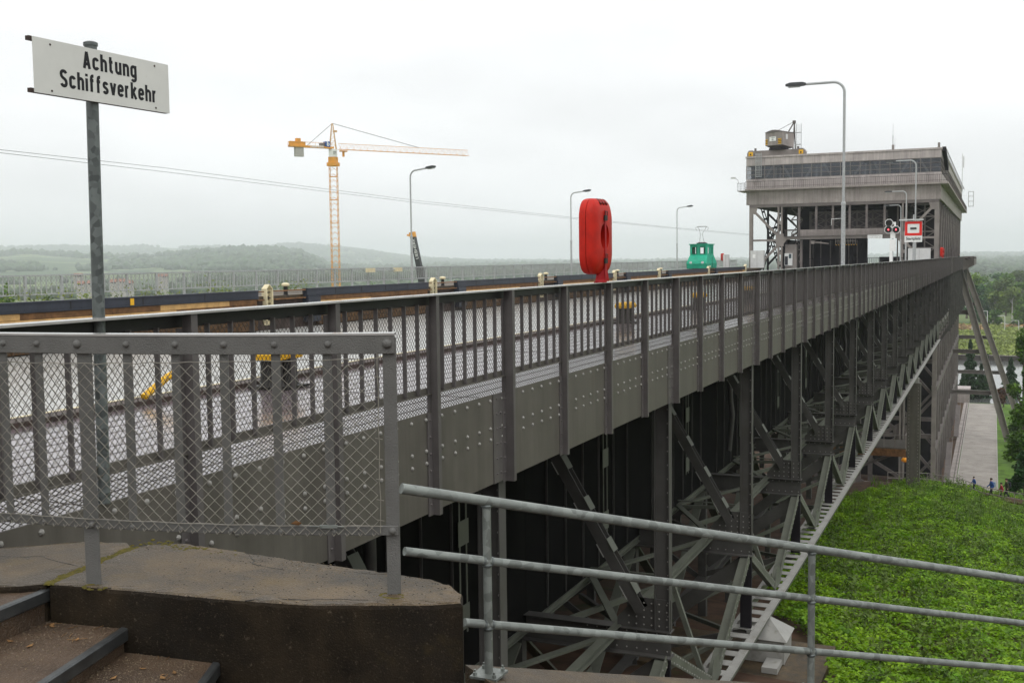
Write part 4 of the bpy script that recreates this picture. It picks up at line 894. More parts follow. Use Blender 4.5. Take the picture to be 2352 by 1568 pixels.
# gallery over the gate
lb_('gallery_beam', 'lsteelp', -28.9, -12.3, Y + .05, Y + .5, 2.6, 3.06)
MB().box(-28.9, -12.3, Y - .3, Y + .04, 3.062, 3.1).box(-28.9, -12.3, Y - .32, Y - .28, 3.98, 4.04).build('gallery_rail', 'lsteel', lift)
for i in range(96): 
    if i: MB().box(-28.9 + i * .173 - .02, -28.9 + i * .173 + .02, Y - .31, Y - .28, 3.105, 3.975).build('gallery_baluster', 'lsteel', lift)
lb_('gallery_plate', 'lconc2', -26.6, -12.4, Y + .2, Y + .25, 3.065, 4.0)
sg_ = MB().box(-16.85, -14.8, Y - .40, Y - .34, 2.5, 3.05).build('notice_board', 'pwhite', lift)
text_part('lettering', 'DURCHFAHRTSHÖHE 4,00 M', 'ink', sg_, (-15.82, Y - .402, 2.90), (1, 0, 0), (0, 0, 1), .2, .72); text_part('lettering', 'WYSOKOŚĆ PRZEJAZDU 4,00 M', 'ink', sg_, (-15.82, Y - .402, 2.66), (1, 0, 0), (0, 0, 1), .2, .64)
for x in (-26.8, -24.3, -21.9, -19.5, -17.1, -14.6): MB().box(x - .16, x + .16, Y + .35, Y + .7, 3.1, 7.5).build('portal_post', 'lsteel', lift)
# lifting gate behind the portal: plates, frames, x bracing
lb_('gate_plate', 'lplate', -26.4, -14.8, Y + 8, Y + 8.2, 3.2, 6.9)
for i in range(5):
    xa, xb = -26.4 + i * 2.32, -26.4 + (i + 1) * 2.32
    MB().box(xa, xa + .3, Y + 7.8, Y + 7.99, 3.2, 7.0).box(xa + .31, xb, Y + 7.8, Y + 7.99, 6.65, 6.95).box(xa + .31, xb, Y + 7.8, Y + 7.99, 5.5, 5.65).box(xa + .31, xb, Y + 7.8, Y + 7.99, 4.35, 4.5).build('gate_frame', 'lsteel', lift)
    m = MB()
    for z0, z1 in ((4.45, 5.5), (5.6, 6.7), (3.3, 4.4)): m.bar((xa + .3, Y + 7.7, z0), (xb, Y + 7.7, z1), .08, .08, (0, 1, 0)); m.bar((xa + .3, Y + 7.62, z1), (xb, Y + 7.62, z0), .08, .08, (0, 1, 0))
    m.build('gate_brace', 'lsteelp', lift)
    MB().box(xa + .05, xa + .75, Y + 7.5, Y + 7.56, 4.1, 4.75).build('gusset', 'lsteel', lift)
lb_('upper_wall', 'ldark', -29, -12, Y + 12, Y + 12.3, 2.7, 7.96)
for x0, x1 in ((-11.3, -8.0), (-28.7, -27.0)):
    for z0, z1 in ((-1.5, 1.0), (1.2, 3.4), (3.6, 5.6), (5.7, 7.4)):
        m = MB(); m.bar((x0, Y + 5, z0), (x1, Y + 5, z1), .14, .16, (0, 1, 0)); m.bar((x0, Y + 5.3, z1), (x1, Y + 5.3, z0), .14, .16, (0, 1, 0)); m.build('bay_brace', 'lsteel', lift); MB().bar((x0, Y + 5.15, z1 + .1), (x1, Y + 5.15, z1 + .1), .12, .18).build('bay_brace', 'lsteelp', lift)
for x in (-10.6, -9.4, -13.2, -12.7): MB().box(x - .1, x + .1, Y + 6, Y + 6.2, -3, 7.5).build('bay_post', 'lsteelp', lift)
# dark hall interior left of the passage and machinery
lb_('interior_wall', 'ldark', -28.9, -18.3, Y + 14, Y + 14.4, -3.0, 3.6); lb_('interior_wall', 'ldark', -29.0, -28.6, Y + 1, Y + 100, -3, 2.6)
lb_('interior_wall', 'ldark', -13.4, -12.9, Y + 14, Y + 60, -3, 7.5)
lb_('dark_ceiling_screen', 'ldark', L0 + .6, R0 - .6, Y + 1.2, YF - 1, 7.6, 7.9); lb_('bay_dark_backing', 'ldark', -11.4, -7.9, Y + 12, Y + 12.2, -3, 7.5)  # near-black sheets added: ceiling against bounced green, bay backing for interior shade
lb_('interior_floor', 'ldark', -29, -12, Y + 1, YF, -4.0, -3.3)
for x in (-26.5, -25.3, -23.8, -22.4, -21.0, -19.7): MB().box(x - .08, x + .08, Y + 12.5, Y + 12.7, -3, 2.5).build('interior_post', 'lsteel', lift)
MB().box(-26.75, -26.4, Y + 1, Y + 1.5, -3, 2.55).box(-25.5, -25.3, Y + 2, Y + 2.4, -3, 2.55).build('interior_post', 'lsteel', lift)
lb_('control_hut', 'lsteelp', -28.9, -27.2, Y + .8, Y + 2.5, -2, 1.9)
hd = lb_('control_room', 'alu', -28.9, -27.75, Y + .3, Y + .75, -1.3, .55); MB().box(-28.25, -27.9, Y + .27, Y + .295, -.2, .45).build('window', 'glass', hd); MB().box(-28.85, -28.4, Y + .27, Y + .295, -1.2, .1).build('door', 'jdark', hd)
m = MB().bar((-24.6, Y + .3, 2.1), (-22.4, Y + .0, 1.9), .12, .12).bar((-24.6, Y + .3, 2.3), (-22.4, Y, 1.92), .08, .08).box(-25.0, -24.5, Y + .1, Y + .5, 1.9, 2.4); m.build('boom_arm', 'lsteelp', lift)
wp = MB()
for i in range(9): wp.box(-21.4 + i * .35, -21.36 + i * .35, Y - .3, Y - .26, 1.72, 2.55)
wp.box(-21.4, -18.5, Y - .32, Y - .26, 2.2, 2.25); wp.build('work_basket', 'lsteelp', lift)
for i in range(18): MB().box(-21.5 + i * .18, -21.4 + i * .18, Y - .36, Y - .3, 1.64, 1.72).build('warning_stripe', 'yellow' if i % 2 else 'black', lift)
lb_('gate_cross_rail', 'ldark', -18.6, -13.6, 205, 205.3, -1.5, -.2)
lr = MB().tube([(-22.0, Y - .3, 5.48), (-20.6, Y - .3, 5.55)], .05, 6).tube([(-22.0, Y - .3, 4.6), (-22, Y - .3, 5.6)], .04, 6); lr.build('tube_lamp', 'alu', lift)
m = MB()
for i in range(60): m.box(-26 + i * .25, -25.96 + i * .25, Y - 1, Y - .96, ZG, -.35)
m.box(-26, -11, Y - 1.02, Y - .95, -.35, -.28); m.build('gate_railing', 'ldark', lift, kind='stuff')
MB().box(-18.3, -13, Y + 55, Y + 55.3, -3, -.9).build('far_gate', 'ldark', lift)
# left open bay: inner lattice frames
for yy in (Y + 9, Y + 26):
    m = MB(); m.box(-33.2, -32.9, yy, yy + .3, -3, 7.9); m.box(-30.7, -30.1, yy, yy + .5, -3, 7.9)
    for a, b in (((-32.9, 6.8), (-30.7, 4.6)), ((-32.9, 3.2), (-30.7, 1.4)), ((-30.7, 4.6), (-32.9, 2.9)), ((-30.7, 1.3), (-33, -1.2))): m.bar((a[0], yy, a[1]), (b[0], yy, b[1]), .3, .26, (0, 1, 0))
    m.box(-32.9, -30.7, yy, yy + .3, 4.5, 4.75); m.build('inner_frame', 'ldark', lift)
for k, (ya, yb) in enumerate(((Y + 4, Y + 20), (Y + 20, Y + 4))):
    m = MB()
    for dx in (-.2, .2):
        m.bar((-33.0 + dx, ya, -2), (-33.0 + dx, yb, 7.6), .12, .12)
    for i in range(9): t = (i + .5) / 9; m.box(-33.2, -32.8, ya + (yb - ya) * t - .3, ya + (yb - ya) * t + .3, -2 + 9.6 * t - .15, -2 + 9.6 * t + .15)
    m.build('laced_strut', 'ldark', lift)
# right flank: columns, laced struts, floors, down to the valley
for i in range(13):
    yy = Y + 8.9 + i * 8.7
    MB().box(-7.75, -7.25, yy - .25, yy + .25, -37, 7.96).build('flank_column', 'lsteel', lift)
    m = MB()
    for s in (-.25, .25): m.bar((-7.4, yy - 7.9, -1.0 + 0), (-7.4, yy - .6, 7.8), .10, .14, (1, 0, 0)) if s < 0 else m.bar((-7.4, yy - 7.4, -1.0), (-7.4, yy - .1, 7.8), .10, .14, (1, 0, 0))
    for q in range(8): t = (q + .5) / 8; m.box(-7.45, -7.35, yy - 7.75 + 7.3 * t - .28, yy - 7.75 + 7.3 * t + .28, -1 + 8.8 * t - .12, -1 + 8.8 * t + .12)
    m.build('laced_strut', 'lsteelp', lift)
    m = MB()
    for z0 in (-37, -28, -19, -10): m.bar((-7.5, yy - 8.3, z0), (-7.5, yy - .3, z0 + 8), .2, .25, (1, 0, 0)); m.bar((-7.6, yy - .3, z0), (-7.6, yy - 8.3, z0 + 8), .2, .25, (1, 0, 0))
    m.build('flank_brace', 'lsteel', lift)
for z in (-28.3, -19.3, -10.3, -1.6): lb_('flank_girder', 'lsteel', -7.9, -7.1, Y + .8, YF, z - .4, z + .3)
for i, yy in enumerate((Y + .3, Y + 18, Y + 36, Y + 54)):
    m = MB()
    for x in (-29.6, -24, -18, -11.85): m.box(x - .35, x + .35, yy + .7, yy + 1.2, -37, -3.2)
    for z0 in (-37, -26, -15): m.bar((-29.6, yy + 1, z0), (-11.85, yy + 1, z0 + 10.5), .5, .45, (0, 1, 0)); m.bar((-11.85, yy + .95, z0), (-29.6, yy + .95, z0 + 10.5), .5, .45, (0, 1, 0)); m.bar((-11.85, yy + 1, z0), (-7.5, yy + 1, z0 + 5.2), .4, .4, (0, 1, 0)); m.bar((-7.5, yy + 1, z0 + 5.4), (-11.85, yy + 1, z0 + 10.5), .4, .4, (0, 1, 0)); m.bar((-34, yy + 1, z0 + 10.6), (-7.3, yy + 1, z0 + 10.6), .6, .6)
    m.build('tower_frame', 'lsteel', lift)
for z in (-9.5, -14.7, -25.7): MB().prism([(-12.8, Y + .6, z - .9), (-10.9, Y + .6, z - .9), (-10.6, Y + .6, z), (-10.9, Y + .6, z + .9), (-12.8, Y + .6, z + .9), (-13.1, Y + .6, z)], (0, .05, 0)).build('gusset', 'lsteel', lift)
lb_('tower_dark_backing', 'ldark', -33.5, -8.2, Y + 24, Y + 24.5, -37, -4); lb_('base_wall', 'lconc2', -36, -7.6, Y + 3, Y + 3.5, -37.4, -34)  # near-black sheet added as the lower tower's shaded depth, then base wall
# inclined stays with struts back to the flank
for i, yy in enumerate((231., 272.)):
    pz = onZ(2315, 1010, -36.8) if i == 0 else onZ(2335, 948, -36.8)
    MB().ibeam((pz.x, pz.y, -37), (-6.6, pz.y - 1, -1.2), .95, 1.25, .12, (1, 0, .2)).build('inclined_stay', 'lsteelp', lift)
    for z in (-11.5, -19.3, -27.5):
        t = (z + 37) / 35.8; xx = pz.x + (-6.6 - pz.x) * t
        MB().ibeam((-7.2, pz.y, z), (xx - .3, pz.y, z), .7, .8, .1).build('stay_strut', 'lsteel', lift)
# side gallery with its bracketed end box
gal = MB().box(XA - .02, XA, posty(JN) + .003, 300, ZL, ZG).box(XA - 1.5, XA - .022, posty(JN), 300, ZL, ZL + .3)
gal.build('gallery_girder', 'lsteel', lift)
MB().prism([(XA + .01, 231, ZT), (-3.35, 231, ZT), (-3.35, 231, -2.1), (XA + .01, 231, ZL - .4)], (0, 30, 0)).build('gallery_end_box', 'lsteel', lift)
for x, z in ((-5.0, -.75), (-4.4, -.6), (-3.5, -.5)): MB().bar((x, 230.9, z), (x + .5, 229.8, z - .2), .12, .1).build('gallery_lamp', 'ldark', lift)
for j in range(JN + 1, JN + 34): MB().box(XA + .001, XA + .1, posty(j), posty(j) + .05, ZL, ZT - .02).build('gallery_post', 'post', lift)
MB().box(XA - .02, XA, posty(JN), 231, ZG + .003, ZT - .1).build('gallery_plate', 'lsteel', lift)
for k in range(16):
    yy = 170 + k * 8; MB().box(-5.75, -5.45, yy - .1, yy + .1, -11, ZL - .003).build('gallery_bracket', 'truss', lift); MB().bar((-5.6, yy, -10.5), (-7.3, yy, -13), .25, .25).build('gallery_bracket', 'truss', lift)
# bridge piers
for yy in (92.5,):
    for x in (-5.6, -12.5, -20, -28):
        p_ = MB().box(x - .5, x + .5, yy - .35, yy + .35, -22.5, -10.15).build('pier', 'steel', bridge); MB().box(x - .35, x + .35, yy - .3, yy + .3, -10.148, -9.75).build('bearing', 'chord', p_)
m = MB()
for a in range(40):
    for x in (-5.95, -5.25): m.dome((x, 92.148, -10.5 - a * .28), (0, -1, 0), .03, .03, 5)
m.build('rivet', 'rivet', bridge, True, kind='stuff')
# service platform between bridge and lift
pf = thing('service_platform', 'steel platform with handrail under the bridge beside the grey pier', 'platform', (-9, 110, -18))
MB().box(-14, -7.2, 108, 113, -18.4, -18.1).build('floor', 'steel', pf); MB().box(-14, -7.2, 107.9, 107.98, -18.9, -18.2).build('beam', 'plankd', pf)
m = MB()
for i in range(8): m.box(-14 + i * .96, -13.93 + i * .96, 107.9, 107.96, -18.1, -16.9)
for i in range(6): m.box(-7.28, -7.2, 108 + i * .9, 108.06 + i * .9, -18.1, -16.9)
m.box(-14, -7.2, 107.9, 107.96, -16.9, -16.83).box(-7.28, -7.2, 107.97, 113, -16.9, -16.83).build('handrail', 'lsteelp', pf)
MB().bar((-14, 110, -21.5), (-7.2, 110, -18.5), .25, .25).build('strut', 'lsteel', pf)
ol = thing('orange_lamp', 'small orange round lamp on a post below the bridge beside the grey pier', 'lamp', onX(2078, 1090, -8.2))
q = onX(2078, 1056, -8.2); MB().tube([(q.x, q.y, -18.4), (q.x, q.y, q.z - .2)], .06, 6).build('post', 'lsteel', ol); MB().lathe([(.1, -.25), (.34, -.12), (.36, .08), (.2, .25)], q, 10).build('lamp', 'orange', ol, True)
# pedestal of the bridge near the camera
pd = thing('pier_pedestal', 'stone pier pedestal with a white pyramid cap under the bridge chord', 'pedestal', (-5.35, 28.8, -11.3))
cx, cy = -5.35, 28.8
MB().hexa([(cx - .62, cy - .62, -9.98), (cx + .62, cy - .62, -9.98), (cx + .62, cy + .62, -9.98), (cx - .62, cy + .62, -9.98), (cx - .08, cy - .08, -9.55), (cx + .08, cy - .08, -9.55), (cx + .08, cy + .08, -9.55), (cx - .08, cy + .08, -9.55)]).build('cap', 'chord', pd)
MB().box(cx - .55, cx + .55, cy - .55, cy + .55, -10.6, -9.985).build('block', 'chord', pd); MB().box(cx + .1, cx + .5, cy - 1.3, cy - .56, -10.60, -10.45).build('ledge', 'chord', pd)
MB().box(cx - 3.5, cx + 1.6, cy - 1.6, cy + 1.4, -11.6, -10.62).build('footing', 'concrete', pd)
# ------------------------------------------------------------------ small slewing crane on the roof
rc = thing('roof_crane', 'grey rotating crane cabin marked 6t on a travelling bridge on the lift roof', 'crane', (-30.5, Y + 2, 15.3))
MB().box(-34.4, -26.6, Y + 1.4, Y + 2.6, 15.35, 16.2).build('travelling_bridge', 'lsteelp', rc)
for x in (-34.2, -26.7):
    w = MB().prism([(x - .55, Y + 1.0, 15.27), (x + .55, Y + 1, 15.27), (x + .55, Y + 1, 15.9), (x + .3, Y + 1, 16.25), (x - .3, Y + 1, 16.25), (x - .55, Y + 1, 15.8)], (0, 2.2, 0)).build('wheel_housing', 'lsteelp', rc)
    MB().box(x - .3, x + .35, Y + .93, Y + .985, 15.4, 16.0).build('hazard_plate', 'yellow', w); MB().box(x - .1, x + .1, Y + .9, Y + .925, 15.5, 15.75).build('buffer', 'black', w)
for x in (-33.6, -27.2): MB().box(x - .14, x + .14, Y + 1.5, Y + 1.8, 16.2, 16.6).build('stop', 'lsteel', rc)
MB().lathe([(1.5, 16.21), (1.45, 16.5), (.9, 16.55)], (-30.2, Y + 2.2, 0), 14).build('slew_ring', 'ldark', rc, True)
ca = math.radians(20); dX_, dY_ = Vector((math.cos(ca), -math.sin(ca), 0)), Vector((math.sin(ca), math.cos(ca), 0)); co = Vector((-30.75, Y + 1.2, 16.9))
def cp(u, v, z): return co + dX_ * u + dY_ * v + Vector((0, 0, z))
cab = MB().hexa([cp(-1.45, 0, 0), cp(1.45, 0, 0), cp(1.45, 3.4, -.25), cp(-1.45, 3.4, -.25), cp(-1.45, 0, 1.95), cp(1.45, 0, 1.95), cp(1.45, 3.4, 1.95), cp(-1.45, 3.4, 1.95)]).build('cabin', 'lconc2', rc)
MB().hexa([cp(-.7, .5, -.45), cp(.7, .5, -.45), cp(.7, 3, -.45), cp(-.7, 3, -.45), cp(-1.44, .01, -.002), cp(1.44, .01, -.002), cp(1.44, 3.39, -.27), cp(-1.44, 3.39, -.27)]).build('underframe', 'lsteel', rc)
pf_ = [cp(-1.55 + 3.1 * i / 10, -.08, 1.96 + .34 * math.sin(math.pi * i / 10)) for i in range(11)]; MB().prism(pf_, dY_ * 3.55).build('roof', 'lsteel', rc)
for u in [-1.2 + .24 * i for i in range(11)]: MB().prism([cp(u - .01, -.005, .05), cp(u + .01, -.005, .05), cp(u + .01, -.005, 1.93), cp(u - .01, -.005, 1.93)], dY_ * -.012).build('board_joint', 'lsteel', cab)
bd = MB().prism([cp(-.72, -.03, .62), cp(.38, -.03, .62), cp(.38, -.03, 1.28), cp(-.72, -.03, 1.28)], dY_ * -.02).build('load_sign', 'pwhite', cab)
text_part('lettering', '6t', 'ink', bd, cp(-.17, -.055, .84), dX_, (0, 0, 1), .5, .85); text_part('lettering', 'Tragfähigkeit', 'ink', bd, cp(-.17, -.055, 1.14), dX_, (0, 0, 1), .17, .85)
for u0, u1 in ((-1.44, -1.05), (.72, 1.3)):
    for k in range(7):
        z = .12 + k * .115; MB().prism([cp(u0, -.02, z), cp(u1, -.02, z + .03), cp(u1, -.02, z + .145), cp(u0, -.02, z + .115)], dY_ * -.012).build('hazard_stripe', 'yellow' if k % 2 == 0 else 'black', cab)
for v in (.9,):
    wq = MB().prism([cp(1.46, v, .8), cp(1.46, v + .7, .8), cp(1.46, v + .7, 1.7), cp(1.46, v, 1.7)], dX_ * .02).build('window', 'lsteelp', cab); MB().prism([cp(1.482, v + .05, .86), cp(1.482, v + .65, .86), cp(1.482, v + .65, 1.64), cp(1.482, v + .05, 1.64)], dX_ * .005).build('pane', 'alu', wq)
mt = MB(); tp = Vector((-28.2, Y + 4.2, 20.6)); 
for b_ in ((-29.3, Y + 3.6, 18.5), (-28.2, Y + 5.2, 16.3), (-28.35, Y + 4.0, 16.3)): mt.bar(b_, tp, .16, .16)
mt.bar((-30.6, Y + 3, 19.2), tp, .07, .07); mt.bar((-29.0, Y + 3.6, 19.0), (-28.3, Y + 4.4, 19.0), .08, .08); mt.bar((-28.3, Y + 4.1, 19.6), (-28.25, Y + 4.8, 18.5), .08, .08); mt.box(-28.45, -28.0, Y + 4, Y + 4.4, 20.3, 20.75); mt.build('jib', 'lsteel', rc)
ld = MB()
for x in (-27.95, -27.2): ld.box(x - .03, x + .03, Y + 4.5, Y + 4.56, 16.2, 20.3)
for i in range(22): ld.box(-27.92, -27.23, Y + 4.51, Y + 4.55, 16.3 + i * .18, 16.33 + i * .18)
ld.box(-28.2, -27.15, Y + 4.4, Y + 4.6, 18.9, 19.0).box(-28.2, -27.15, Y + 4.4, Y + 4.6, 17.1, 17.2); ld.build('ladder', 'lampgrey', rc)
# cabinets and people-high things on the approach
for lab, b in (('pale grey metal cabinet with a notice at the foot of the left lift column', (-33.75, -31.75, Y - 1.2, Y - .4, ZG, 1.02)), ('pale grey double cabinet at the foot of the right lift column', (-11.2, -8.2, Y - 1.2, Y - .4, ZG, 1.0)), ('small grey cabinet left of the distant lifebuoy box', (-35.7, -34.9, 157, 157.6, ZG, .45))):
    c_ = thing('cabinet', lab, 'cabinet', (b[0], b[2], ZG)); co_ = MB().box(*b).build('body', 'alu', c_)
    xm = (b[0] + b[1]) / 2; MB().box(xm - .012, xm + .012, b[2] - .012, b[2] - .002, b[4] + .1, b[5] - .08).build('door_joint', 'lsteel', co_)
    if 'notice' in lab: MB().box(xm - .65, xm - .25, b[2] - .02, b[2] - .003, -.1, .45).build('notice', 'pwhite', co_)
# ------------------------------------------------------------------ street lamps
def lamp(lab, base, h, arm, head_len, tilt, grp):
    """arm: vector of the outreach"""
    t = local('street_lamp', lab, 'street lamp', base, grp); a = Vector(arm); ad = a.normalized(); R_ = .45
    MB().tube([(0, 0, 0), (0, 0, h * .42)], .085, 12).build('pole_base', 'lampgrey', t, True); MB().lathe([(.088, 0), (.10, .04), (.10, .10), (.07, .16)], (0, 0, h * .42), 12).build('collar', 'lampgrey', t, True)
    pts = [Vector((0, 0, h * .42 + .1)), Vector((0, 0, h - R_))] + [Vector((0, 0, h - R_)) + ad * (R_ * (1 - math.cos(i * math.pi / 12))) + Vector((0, 0, R_ * math.sin(i * math.pi / 12))) for i in range(1, 7)] + [ad * (a.length - head_len) + Vector((0, 0, h + tilt * (a.length - head_len - R_)))]
    MB().tube(pts, .055, 10).build('arm', 'lampgrey', t, True)
    e = pts[-1]; f = ad * a.length + Vector((0, 0, h + tilt * (a.length - R_))); sd = ad.cross(Vector((0, 0, 1)))
    hd = MB(); q = []
    for s, w, hh in ((-.06, .06, .05), (.1, .14, .09), (.75, .15, .10), (1, .07, .05)):
        c = e.lerp(f, s); q += [c - sd * w - Vector((0, 0, hh * .6)), c + sd * w - Vector((0, 0, hh * .6)), c + sd * w * .8 + Vector((0, 0, hh)), c - sd * w * .8 + Vector((0, 0, hh))]
    hd.add(q, [(0, 1, 2, 3)] + [(k * 4 + i, k * 4 + (i + 1) % 4, k * 4 + 4 + (i + 1) % 4, k * 4 + 4 + i) for k in range(3) for i in range(4)] + [(15, 14, 13, 12)]); ho = hd.build('lamp_head', 'lamphead', t, True)
    c0, c1 = e.lerp(f, .25), e.lerp(f, .85); MB().prism([c0 - sd * .1 - Vector((0, 0, .062)), c0 + sd * .1 - Vector((0, 0, .062)), c1 + sd * .1 - Vector((0, 0, .062)), c1 - sd * .1 - Vector((0, 0, .062))], (0, 0, -.035)).build('lens', 'lampgrey', ho)
    return t
for lab, px, py, xx in (('street lamp in front of the slanting crane boom, left of the red box', 942, 392, -35.1), ('street lamp just left of the red lifebuoy box', 1311, 443, -35.1), ('street lamp left of the green locomotive', 1555, 477, -35.1)):
    p = onX(px, py, xx); lamp(lab, (p.x, p.y, ZG), p.z - ZG, (2.05, -.35, 0), .75, .09, 'street lamps beside the canal')
for lab, px, py, xx in (('tall street lamp nearest the camera, right of the roof crane', 1940, 187, -5.75), ('street lamp behind the Startplatz sign', 2104.5, 368, -5.85), ('street lamp left of the Startplatz sign', 2082, 439, -9.3), ('lowest street lamp, right of the traffic light', 2069.5, 471, -12.2)):
    p = onX(px, py, xx); lamp(lab, (p.x, p.y, ZG), p.z - ZG, (-2.4, .0, 0), .8, -.0, 'street lamps beside the canal')
# ------------------------------------------------------------------ traffic light and Startplatz sign
q = onY(2052, 520, 118); ts = thing('traffic_light', 'white framed octagonal signal lights, two glowing red, left of the Startplatz sign', 'traffic light', (q.x, 118, ZG)); kx = 118 / 2509 * 1.09
def octo(c, r): return [(c[0] + r * math.cos(math.pi / 8 + k * math.pi / 4), c[1], c[2] + r * math.sin(math.pi / 8 + k * math.pi / 4)) for k in range(8)]
for (px, py), on in (((2042, 512), 0), ((2040.5, 527.5), 1), ((2058, 527.5), 1)):
    c = onY(px, py, 118); MB().prism(octo(c, .42), (0, .08, 0)).build('signal_frame', 'pwhite', ts); f_ = MB().prism(octo((c.x, 117.99, c.z), .355), (0, -.03, 0)).build('signal_disc', 'black', ts)
    MB().dome((c.x, 117.955, c.z), (0, -1, 0), .065, .04, 10).build('signal_lamp', 'litred' if on else 'black', f_, True)
c = onY(2050.5, 517, 118); MB().box(c.x - .27, c.x + .3, 118.1, 118.2, c.z - .35, c.z + .32).build('camera_plate', 'pwhite', ts); MB().dome((c.x, 118.09, c.z), (0, -1, 0), .14, .1, 10).build('speaker', 'lsteel', ts, True)
c = onY(2050.5, 540, 118); MB().box(c.x - .24, c.x + .24, 118.1, 118.2, c.z - .3, c.z + .3).build('signal_box', 'pwhite', ts)
MB().box(c.x - .05, c.x + .05, 118.2, 118.3, ZG, c.z + 1.3).build('post', 'lampgrey', ts); c2 = onY(2050.5, 560, 118); MB().box(c.x - .3, c.x + .28, 118.05, 118.19, c2.z - .75, c2.z + .45).box(c.x - .3, c.x + .0, 118.05, 118.19, ZG + .2, c2.z - .8).build('control_cabinet', 'pwhite', ts)
sq = thing('mooring_sign', 'red and white square board with a black bar, reading Startplatz below', 'sign', (-5.75, 90, ZG))
def sz(px, py): return onY(px, py, 90)
A_, B_ = sz(2078, 508), sz(2118, 556); xl, xr, zt, zb = A_.x, B_.x, sz(2098, 508).z, sz(2098, 563).z - .0
zb = sz(2098, 556).z; zm = sz(2098, 541).z
pn = MB().box(xl, xr, 90, 90.04, zb, zt).build('panel', 'pwhite', sq)
ro = MB(); w = .19
for b in ((xl + .02, xr - .02, zt - .02 - w, zt - .02), (xl + .02, xr - .02, zm, zm + w), (xl + .02, xl + .02 + w, zm + w + .001, zt - .021 - w), (xr - .02 - w, xr - .02, zm + w + .001, zt - .021 - w)): ro.box(b[0], b[1], 89.985, 89.997, b[2], b[3])
ro.build('red_border', 'signred', pn); zc = (zm + zt) / 2; MB().tube([(xl + .42, 89.99, zc), (xr - .42, 89.99, zc)], .07, 8).build('black_bar', 'ink', pn)
text_part('lettering', 'Startplatz', 'ink', pn, ((xl + xr) / 2, 89.985, (zb + zm) / 2 + .02), (1, 0, 0), (0, 0, 1), .30, .92, weight=.004)
MB().box(xl - .4, xr + .08, 89.85, 90.2, zt + .06, zt + .16).build('sign_lamp', 'alu', sq); MB().box((xl + xr) / 2 - .05, (xl + xr) / 2 + .05, 90.05, 90.15, ZG, zt + .5).build('post', 'lampgrey', sq)
# far side tube lamp
tl = thing('tube_lamp', 'tube lamp with two cream end boxes on the far canal railing', 'lamp', onX(880, 625, XLR + .3))
a, b = onX(851, 620.5, XLR + .3), onX(914, 619, XLR + .3); MB().tube([a, b], .035, 6).build('tube', 'lampgrey', tl)
for c in (a, b): MB().box(c.x - .1, c.x + .1, c.y - .42, c.y + .42, c.z - .13, c.z + .13).build('end_box', 'cream', tl)
for c in (a, b): MB().box(c.x - .3, c.x - .12, c.y - .03, c.y + .03, c.z - .03, c.z + .03).build('bracket', 'lsteel', tl)
# ------------------------------------------------------------------ green towing locomotive
g0 = onX(1612, 614, -33.9); loco = local('towing_locomotive', 'small green electric towing locomotive with pantograph on the far canal edge', 'locomotive', (g0.x, g0.y, ZG), rz=math.radians(0))
mb = MB()
def lring(hw, hl, z, y=0): return [(-hw, y - hl, z), (hw, y - hl, z), (hw, y + hl, z), (-hw, y + hl, z)]
lv_ = [lring(1.25, 2.7, .25), lring(1.3, 2.75, .9), lring(1.22, 2.6, 1.25), lring(1.12, 1.75, 1.95)]
vs = [p for l in lv_ for p in l]; mb.add(vs, [(3, 2, 1, 0)] + [(k * 4 + i, k * 4 + (i + 1) % 4, k * 4 + 4 + (i + 1) % 4, k * 4 + 4 + i) for k in range(3) for i in range(4)] + [(12, 13, 14, 15)]); body = mb.build('body', 'green', loco, bevel=.04)
MB().box(-1.32, 1.32, -2.78, 2.78, .82, .9).build('waist_strip', 'green', body)
cabm = MB()
for sx in (-1, 1):
    for sy in (-1, 1): cabm.box(sx * .98 - .12, sx * .98 + .12, sy * 1.48 - .2, sy * 1.48 + .2, 1.952, 3.25)
for sx in (-1, 1): cabm.box(sx * 1.05 - .04, sx * 1.05 + .04, -1.27, 1.27, 1.953, 2.12).box(sx * 1.05 - .04, sx * 1.05 + .04, -1.27, 1.27, 2.95, 3.24).box(sx * 1.05 - .04, sx * 1.05 + .04, -.65, .65, 2.121, 2.949)
for sy in (-1, 1): cabm.box(-.85, .85, sy * 1.62 - .04, sy * 1.62 + .04, 1.953, 2.12).box(-.85, .85, sy * 1.62 - .04, sy * 1.62 + .04, 2.95, 3.24).box(-.16, .16, sy * 1.62 - .04, sy * 1.62 + .04, 2.121, 2.949)
cabo = cabm.build('cab', 'green', loco)
MB().box(-1.22, 1.22, -1.82, 1.82, 3.252, 3.36).build('roof', 'green', loco)
for sx in (-1, 1):
    for sy in (-1, 1): fr = MB().box(sx * .47 - .3, sx * .47 + .3, sy * 1.68 - .015, sy * 1.68 + .015, 2.10, 2.14).box(sx * .47 - .3, sx * .47 + .3, sy * 1.68 - .015, sy * 1.68 + .015, 2.93, 2.97).box(sx * .47 - .3, sx * .47 - .24, sy * 1.68 - .015, sy * 1.68 + .015, 2.141, 2.929).build('window_frame', 'ink', cabo)
for s in (-1, 1): MB().tube([(s * .75, -2.66, 1.02), (s * .75, -2.75, 1.02)], .17, 12).build('headlight', 'alu', body, True)
MB().box(-.5, 1.25, -2.95, -2.79, .12, .3).build('buffer_beam', 'black', loco)
MB().box(-1.1, 1.1, -2.3, 2.3, .0, .24).build('undercarriage', 'black', loco)
MB().box(1.305, 1.33, .1, .14, .3, 1.7).box(1.105, 1.125, .2, .23, 1.96, 3.2).build('door_joint', 'jdark', body)
MB().box(-.5, .5, -.7, .9, 3.362, 3.5).build('roof_plate', 'jdark', loco)
pg = MB()
for sx in (-.3, .3): pg.tube([(sx, .1, 3.5), (sx * .4, -.3, 4.6), (sx * 1.2, .2, 5.2), (sx * 2.0, .1, 5.55)], .022, 5)
